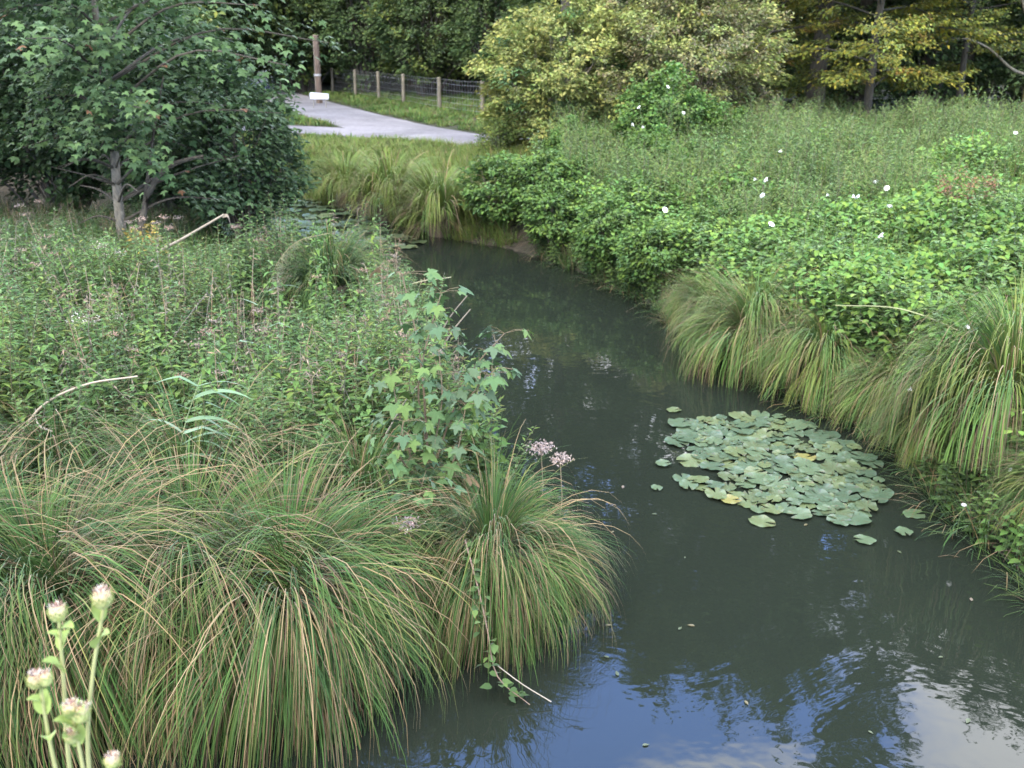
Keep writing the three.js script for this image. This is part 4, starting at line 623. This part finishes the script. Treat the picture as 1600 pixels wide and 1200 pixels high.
// ---------------------------------------------------------------- cabbage thistles close by
{
  const stalkC = [0.24, 0.25, 0.1], bract = tint([0.25, 0.33, 0.09], 0.7), brown = new THREE.MeshStandardMaterial({ vertexColors: true, roughness: 0.9, side: THREE.DoubleSide });
  const bg = new GB(); { // broad clasping leaf, cupped
    seed(1400); const N = 8, rows = []; for (let i = 0; i <= N; i++) { const f = i / N, w = 0.36 * Math.pow(Math.sin(Math.PI * Math.min(1, f * 0.9 + 0.1)), 0.8) * (f > 0.97 ? 0 : 1), r = []; for (let j = 0; j < 5; j++) { const s = (j - 2) / 2; r.push(bg.v(s * w, 0.22 * s * s * w * 2 + 0.12 * Math.sin(f * 3) + 0.02 * Math.sin(f * 17 + s * 5), f, W1, s, f)); } rows.push(r); }
    for (let i = 0; i < N; i++) for (let j = 0; j < 4; j++) { bg.t(rows[i][j], rows[i + 1][j], rows[i + 1][j + 1]); bg.t(rows[i][j], rows[i + 1][j + 1], rows[i][j + 1]); }
  }
  const bractGeo = bg.build();
  const headGeo = [0, 1].map((k) => { seed(1410 + k); const g = new GB(); tube(g, [V(0, 0, 0), V(0, 0.004, 0), V(0, 0.012, 0), V(0, 0.022, 0), V(0, 0.027, 0)], [0.003, 0.009, 0.0125, 0.0105, 0.008], 12, W1, (q) => q > 2 ? vary([0.34, 0.27, 0.15], 0.25) : vary([0.25, 0.28, 0.1], 0.15));
    for (let q = 0; q < 90; q++) { const a = rnd() * 6.28, r = 0.009 * Math.sqrt(rnd()), br = rnd() < 0.55; blade(g, Math.cos(a) * r, 0.02, Math.sin(a) * r, a, Math.PI / 2 - rr(0.1, 0.8), rr(0.006, 0.013), 0.0025, 8, vary(br ? [0.22, 0.12, 0.09] : [0.5, 0.44, 0.36], 0.2), 2); }
    for (let q = 0; q < 22; q++) { const a = q * 2.4; leaf(g, V(Math.cos(a) * 0.009, 0.005 + 0.01 * (q / 22), Math.sin(a) * 0.009), V(Math.cos(a), 1.2, Math.sin(a)), V(Math.cos(a), 0.3, Math.sin(a)), 0.012, 0.005, vary([0.27, 0.32, 0.1], 0.2)); }
    return g.build(); });
  // each: stem points (relative to the root), heads [fraction, dx, dy], leaves [fraction, azimuth, size, pitch]
  const spec = [
    [-0.8, -1.28, [[0, 0], [0.012, 0.7], [0.03, 1.05], [0.05, 1.21], [0.062, 1.325]], [[1, 0, 0, 1.1]], [[0.93, 2.9, 0.02, -0.6], [0.965, 0.3, 0.028, -0.3], [0.87, -0.9, 0.034, -1.0], [0.78, 2.4, 0.04, -0.9]], 'pale cabbage thistle stalk with one brown head, second from the left'],
    [-0.745, -1.25, [[0, 0], [0.01, 0.7], [0.028, 1.08], [0.062, 1.24], [0.098, 1.37]], [[1, 0, 0, 1.2]], [[0.955, -2.6, 0.03, -1.1], [0.86, 0.3, 0.04, -0.8], [0.6, 2.8, 0.05, -0.8]], 'tallest pale cabbage thistle stalk with a cream head'],
    [-0.765, -1.22, [[0, 0], [0.0, 0.7], [0.005, 1.0], [0.006, 1.14], [0.01, 1.24]], [[1, -0.006, 0, 1.05], [1, 0.012, 0.004, 0.9]], [[0.975, -0.5, 0.024, -1.0], [0.925, 2.6, 0.024, -0.6], [0.87, -1.6, 0.036, -1.1], [0.76, 1, 0.03, -0.4]], 'leftmost pale cabbage thistle stalk with two small heads'],
    [-0.71, -1.2, [[0, 0], [0.0, 0.8], [0.008, 1.06], [0.009, 1.2]], [[1, 0, 0, 1.0], [0.95, 0.012, 0.006, 1.15], [0.88, -0.006, 0.0, 0.9]], [[0.99, 0.5, 0.038, -0.7], [0.96, -1.6, 0.036, -0.9], [0.93, -0.8, 0.042, -0.9], [0.94, 2.6, 0.036, -0.8], [0.88, 1.8, 0.036, -0.8], [0.86, -2.2, 0.036, -0.8]], 'short leafy cabbage thistle stalk with clustered heads in the middle'],
    [-0.645, -1.17, [[0, 0], [0.004, 0.6], [0.01, 1.125]], [[1, 0, 0, 0.95]], [[0.985, 0.2, 0.03, -1.0], [0.97, 3, 0.026, -1.0], [0.8, 1, 0.04, -0.9]], 'lowest cabbage thistle head at the bottom edge of the picture'],
  ];
  spec.forEach(([x, z, pts, heads, leaves, label], n) => {
    seed(1420 + n);
    const y = 1.285, o = base('cabbage_thistle', V(x, y, z), label, 'thistle', 'cabbage thistles close to the camera'), c = curve(pts.map(([a, h], k) => V(a, h - (k ? 0 : 0.25), gauss() * 0.004)), 24), g = new GB();
    tube(g, c, c.map((_, k) => 0.0044 * (1 - 0.4 * k / 24)), 7, W1, () => vary(stalkC, 0.1)); part('stem', g.build(), M.opaque, o);
    for (const [f, dx, dy, s] of heads) { const p = c[Math.round(f * 24)], m = part('flower_head', pick(headGeo), brown, o); m.position.set(p.x + dx, p.y + dy, p.z); m.scale.setScalar(s); m.rotation.set(gauss() * 0.12, rnd() * 6, -dx * 22 + gauss() * 0.1); }
    for (const [f, az, s, pi] of leaves) { const k = f * 24, i0 = Math.min(23, Math.floor(k)), p = c[i0].clone().lerp(c[i0 + 1], k - i0), m = part('leaf', bractGeo, bract, o); m.position.copy(p); m.rotation.set(pi, Math.PI / 2 - az, 0, 'YXZ'); m.scale.setScalar(s * 1.15); }
  });
}
// ---------------------------------------------------------------- reeds, dead stalks, flowers, dock
{
  seed(1501);
  const reedLeaf = [0, 1].map((k) => { const g = new GB(); blade(g, 0, 0, 0, Math.PI / 2, 0.35, 1, 0.1, 0.5 + k * 0.5, W1, 8); return g.build(); });
  const rm = [[0.16, 0.24, 0.15], [0.19, 0.28, 0.17], [0.13, 0.21, 0.11]].map((c) => tint(c, 0.6));
  const reed = (x, z, h, lean, n, L, label, plume) => {
    const o = base('reed', V(x, ground(x, z), z), label, 'reed', 'reeds on the left bank'), c = curve([V(0, -0.1, 0), V(lean * 0.2, h * 0.5, 0), V(lean, h, 0.05)], 12), g = new GB(); tube(g, c, c.map((_, k) => 0.006 * (1 - 0.5 * k / 12)), 5, [0.16, 0.2, 0.09]); part('stem', g.build(), M.opaque, o);
    for (let k = 0; k < n; k++) { const m = part('leaf', pick(reedLeaf), pick(rm), o); m.position.copy(c[Math.round(5 + 7 * k / n)]); m.rotation.set(rr(-0.35, 0.15), (k % 4 === 3 ? -1.9 : 1.45) + gauss() * 0.35, gauss() * 0.3, 'YXZ'); m.scale.setScalar(L * rr(0.7, 1.15)); }
    if (plume) { const p = new GB(), e = c[12], cv = curve([e, e.clone().add(V(0.1, 0.22, 0)), e.clone().add(V(0.3, 0.42, 0)), e.clone().add(V(0.6, 0.5, 0))], 20); cv.forEach((q, k) => { for (let w = 0; w < 14; w++) blade(p, q.x, q.y, q.z, gauss() * 1.2, rr(-0.9, 0.5), rr(0.08, 0.2) * (1.1 - k / 20), 0.0028, 5, vary([0.15, 0.15, 0.08], 0.25), 3); }); tube(p, cv, 0.003, 4, [0.22, 0.2, 0.1]); part('plume', p.build(), M.blade, o, true); }
  };
  reed(-2.2, -5.5, 1.02, 0.26, 13, 0.4, 'reed with pale blue-green blades rising above the sedge at left', false);
  reed(-2.6, -8.6, 0.82, 0.3, 5, 0.45, 'reed with an arching feathery plume behind the herbs', true);
  reed(-2.3, -7.4, 0.85, 0.3, 5, 0.4, 'small reed with two blades beside the plumed one', false);
  const stalk = (label, pts, r, c, name = 'dead_stalk', cat = 'stalk') => { const p0 = pts[0], o = base(name, V(...p0), label, cat), g = new GB(), cv = curve(pts.map((q) => V(q[0] - p0[0], q[1] - p0[1], q[2] - p0[2])), 18); tube(g, cv, cv.map((_, k) => r * (1 - 0.5 * k / 18)), 6, W1, () => vary(c, 0.15)); part('stem', g.build(), M.opaque, o); return o; };
  const lf = (o, pts, w, c) => { const g = new GB(); let prev; const cv = curve(pts.map((q) => V(...q)), 10); cv.forEach((q, k) => { const ww = w * (1 - Math.pow(k / 10, 3)), a = g.v(q.x, q.y - ww / 2, q.z + ww * 0.3, c), b = g.v(q.x, q.y + ww / 2, q.z - ww * 0.3, c); if (prev) { g.t(prev[0], prev[1], b); g.t(prev[0], b, a); } prev = [a, b]; }); part('leaf', g.build(), M.opaque, o); };
  let o = stalk('dead pale stalk bent over at its top beside the maple trunk', [[-4.75, 0.6, -10.6], [-4.237, 1.097, -10.6], [-3.759, 1.359, -10.6], [-3.29, 1.617, -10.6]], 0.024, [0.22, 0.19, 0.14]); lf(o, [[1.44, 1.0, 0.0], [1.5, 1.0, 0.0], [1.53, 0.85, 0.02]], 0.035, [0.15, 0.125, 0.09]);
  o = stalk('long dead stalk arching over the sedge at the left edge', [[-3.6, 0.6, -5.9], [-3.25, 1.114, -5.9], [-2.913, 1.292, -5.9], [-2.534, 1.357, -5.9]], 0.011, [0.26, 0.22, 0.16]); lf(o, [[0.3, 0.5, -0.05], [0.33, 0.4, 0], [0.45, 0.34, 0]], 0.02, [0.28, 0.25, 0.2]);
  stalk('dry cut twig sticking up behind the maple sapling', [[-0.8, 0.6, -8.4], [-0.603, 1.013, -8.4], [-0.419, 1.25, -8.4]], 0.008, [0.17, 0.145, 0.11]);
  stalk('second dry twig sticking up beside the first behind the sapling', [[-0.75, 0.6, -8.2], [-0.56, 0.95, -8.2], [-0.381, 1.176, -8.2]], 0.009, [0.2, 0.17, 0.13]);
  stalk('dry twig crossing the leaves of the maple sapling', [[-0.85, 1.0, -5.75], [-0.672, 1.3, -5.7], [-0.486, 1.5, -5.7]], 0.006, [0.2, 0.18, 0.14]);
  stalk('thin pale stem reaching over the water near the bend', [[-1.6, 0.6, -10], [-1.133, 0.945, -10], [-0.671, 1.032, -10]], 0.006, [0.3, 0.3, 0.18]);
  stalk('pale straw stem leaning through the right bank herbs', [[4.4, 0.85, -7.7], [4.0, 1.05, -7.9], [3.6, 1.15, -8.3], [3.1, 1.1, -8.6]], 0.009, [0.2, 0.21, 0.1]);
  stalk('grey dead stem lying on the herbs above the large right tussock', [[3.95, 0.85, -7.4], [4.08, 1.0, -7.4], [4.25, 1.1, -7.45]], 0.022, [0.3, 0.25, 0.2]);
  // white bindweed trumpets
  const fg = new GB(); { const prof = [[0.004, 0], [0.008, 0.02], [0.016, 0.035], [0.03, 0.043], [0.036, 0.041]]; tube(fg, prof.map(([, y]) => V(0, y, 0)), prof.map(([r]) => r), 12, [0.8, 0.8, 0.78]); } const flowerGeo = fg.build(), cup = new GB(); tube(cup, [V(0, -0.008, 0), V(0, 0.002, 0), V(0, 0.012, 0)], [0.003, 0.008, 0.009], 6, [0.08, 0.14, 0.05]); const cupGeo = cup.build();
  [[2.95, 2.61, -18.55], [2.47, 2.23, -18.6], [2.31, 1.92, -18.6], [2.51, 1.87, -18.5], [3.28, 2.14, -18.5], [5.8, 1.84, -20], [4.53, 1.7, -16], [3.47, 1.58, -13.5], [3.68, 1.58, -13.5], [3.4, 1.5, -12.6], [4.23, 1.5, -12.6], [4.54, 1.5, -12.5], [4.62, 1.51, -12.4], [5.16, 1.57, -13.3], [5.17, 1.55, -12.9], [4.78, 1.48, -11.8], [3.04, 1.42, -10.9], [4.2, 1.39, -10.4], [1.94, 1.43, -11.9], [8.94, 1.9, -17], [3.92, 1.16, -7.6], [3.32, 0.72, -7.3], [3.27, 0.32, -5.98], [3.7, 0.5, -6.2]]
    .forEach(([x, y, z], i) => { const far = i < 5, near = i > 21; const o2 = base('bindweed_flower', V(x, y, z), far ? 'white bindweed flower on the draped shrub before the olive bush' : near ? (i === 23 ? 'upper white bindweed flower over the large right tussock' : 'lower white bindweed flower beside the large right tussock') : ({ 5: 'white bindweed flower low at the foot of the olive bush', 6: 'faint white bindweed flower high in the mugwort', 7: 'left one of two white bindweed flowers side by side', 8: 'right one of two white bindweed flowers side by side', 9: 'white bindweed flower just under the side-by-side pair', 16: 'lone white bindweed flower above the rounded bank tussock', 17: 'white bindweed flower below the row of flowers', 18: 'small white bindweed flower near the smallest bank shrub', 19: 'white bindweed flower near the right edge of the mugwort', 20: 'cream-white flower beside the grey dead stem', 21: 'small white flower behind the lily raft' })[i] ?? 'white bindweed flower in the row across the bindweed mat', 'flower', far ? 'bindweed flowers on the draped shrub' : near ? undefined : 'bindweed flowers among the right bank herbs', rnd() * 6); o2.scale.setScalar(near ? 0.55 : 1.05); const t = new THREE.Group(); const a = part('petals', flowerGeo, M.opaque, o2), b = part('calyx', cupGeo, M.opaque, o2); for (const m of [a, b]) m.rotation.set(0.9 + gauss() * 0.3, 0, gauss() * 0.3); const g = new GB(); tube(g, [V(0, -0.01, 0), V(0.02, -0.14, -0.03), V(0.02, -0.4, -0.06)], 0.003, 4, [0.09, 0.14, 0.05]); part('stem', g.build(), M.opaque, o2); });
  // seed fluff
  const fluff = (x, y, z, n, R, c, label, name, cat, group) => { const o2 = base(name, V(x, y, z), label, cat, group), g = new GB(); for (let k = 0; k < n; k++) { const q = V(gauss() * R, gauss() * R * 0.7, gauss() * R), w = pick([0, 1, 2, 3]) * 1.57; q.x += Math.cos(w) * R; q.z += Math.sin(w) * R; leaf(g, q, V(gauss(), gauss() + 0.4, gauss()), V(gauss(), 1, gauss()), 0.026, 0.012, vary(c, 0.18)); } part('leaves', g.build(), M.leaf, o2, true); const s = new GB(); tube(s, [V(0, 0, 0), V(0.02, -0.3, 0), V(0, -0.75, 0.02)], 0.004, 4, [0.2, 0.16, 0.1]); part('stem', s.build(), M.opaque, o2); };
  const GF = 'pale seed heads on the left bank';
  fluff(-4.08, 1.42, -9.4, 120, 0.06, [0.6, 0.56, 0.46], 'white fluffy seed head just below the bent dead stalk', 'seed_head', 'seed head', GF);
  fluff(-4.35, 1.45, -9.7, 100, 0.05, [0.5, 0.44, 0.38], 'buff seed head left of the white fluffy one', 'seed_head', 'seed head', GF);
  fluff(-3.565, 1.3, -7.4, 160, 0.07, [0.62, 0.6, 0.5], 'largest cream seed head in the left bank herbs', 'seed_head', 'seed head', GF);
  fluff(-3.35, 1.32, -7.5, 70, 0.035, [0.6, 0.58, 0.46], 'small cream seed head right of the largest one', 'seed_head', 'seed head', GF);
  fluff(0.214, 0.64, -6.3, 200, 0.05, [0.36, 0.29, 0.26], 'pinkish fluffy seed heads leaning over the water by the sapling', 'seed_head', 'seed head', GF);
  fluff(0.353, 0.6, -6.2, 130, 0.04, [0.36, 0.29, 0.25], 'lower pinkish seed head over the water above the sedge tip', 'seed_head', 'seed head', GF);
  fluff(-0.62, 0.78, -4.9, 150, 0.04, [0.42, 0.33, 0.32], 'dusky pink seed head in front of the maple sapling', 'seed_head', 'seed head', GF);
  // reddish dock and yellowed plant
  const dock = shrubGeo({ rx: 0.42, ry: 0.34, rz: 0.3, cy: 0.85, clumps: 70, per: 24, cr: 0.07, flat: 1.6, len: 0.035, wid: 0.02, pal: [[0.2, 0.1, 0.06], [0.24, 0.12, 0.07], [0.17, 0.1, 0.06]], twig: 0.006, twigEvery: 3, bark: [0.2, 0.1, 0.07], floor: 0.4 });
  shrub('dock_plant', dock, 5.85, -12, 0, 1, 'rust-red dock gone to seed among the right bank herbs', 'dock');
  const yl = shrubGeo({ rx: 0.3, ry: 0.35, rz: 0.25, cy: 0.5, clumps: 30, per: 14, cr: 0.08, len: 0.06, wid: 0.035, pal: [[0.32, 0.25, 0.05], [0.26, 0.2, 0.05], [0.2, 0.17, 0.06]], twig: 0.006, bark: [0.2, 0.15, 0.1] });
  shrub('yellow_plant', yl, -4.35, -10.9, 0, 1, 'small yellowed plant at the foot of the bent dead stalk', 'plant');
}

scene.traverse((o) => { if (o.isMesh) { o.castShadow = true; o.receiveShadow = true; } });
let tris = 0; const seenG = new Set(); scene.traverse((o) => { if (o.isMesh && !seenG.has(o.geometry)) { seenG.add(o.geometry); tris += (o.geometry.index ?? o.geometry.attributes.position).count / 3; } });
console.log('triangles', tris);
renderer.render(scene, camera);
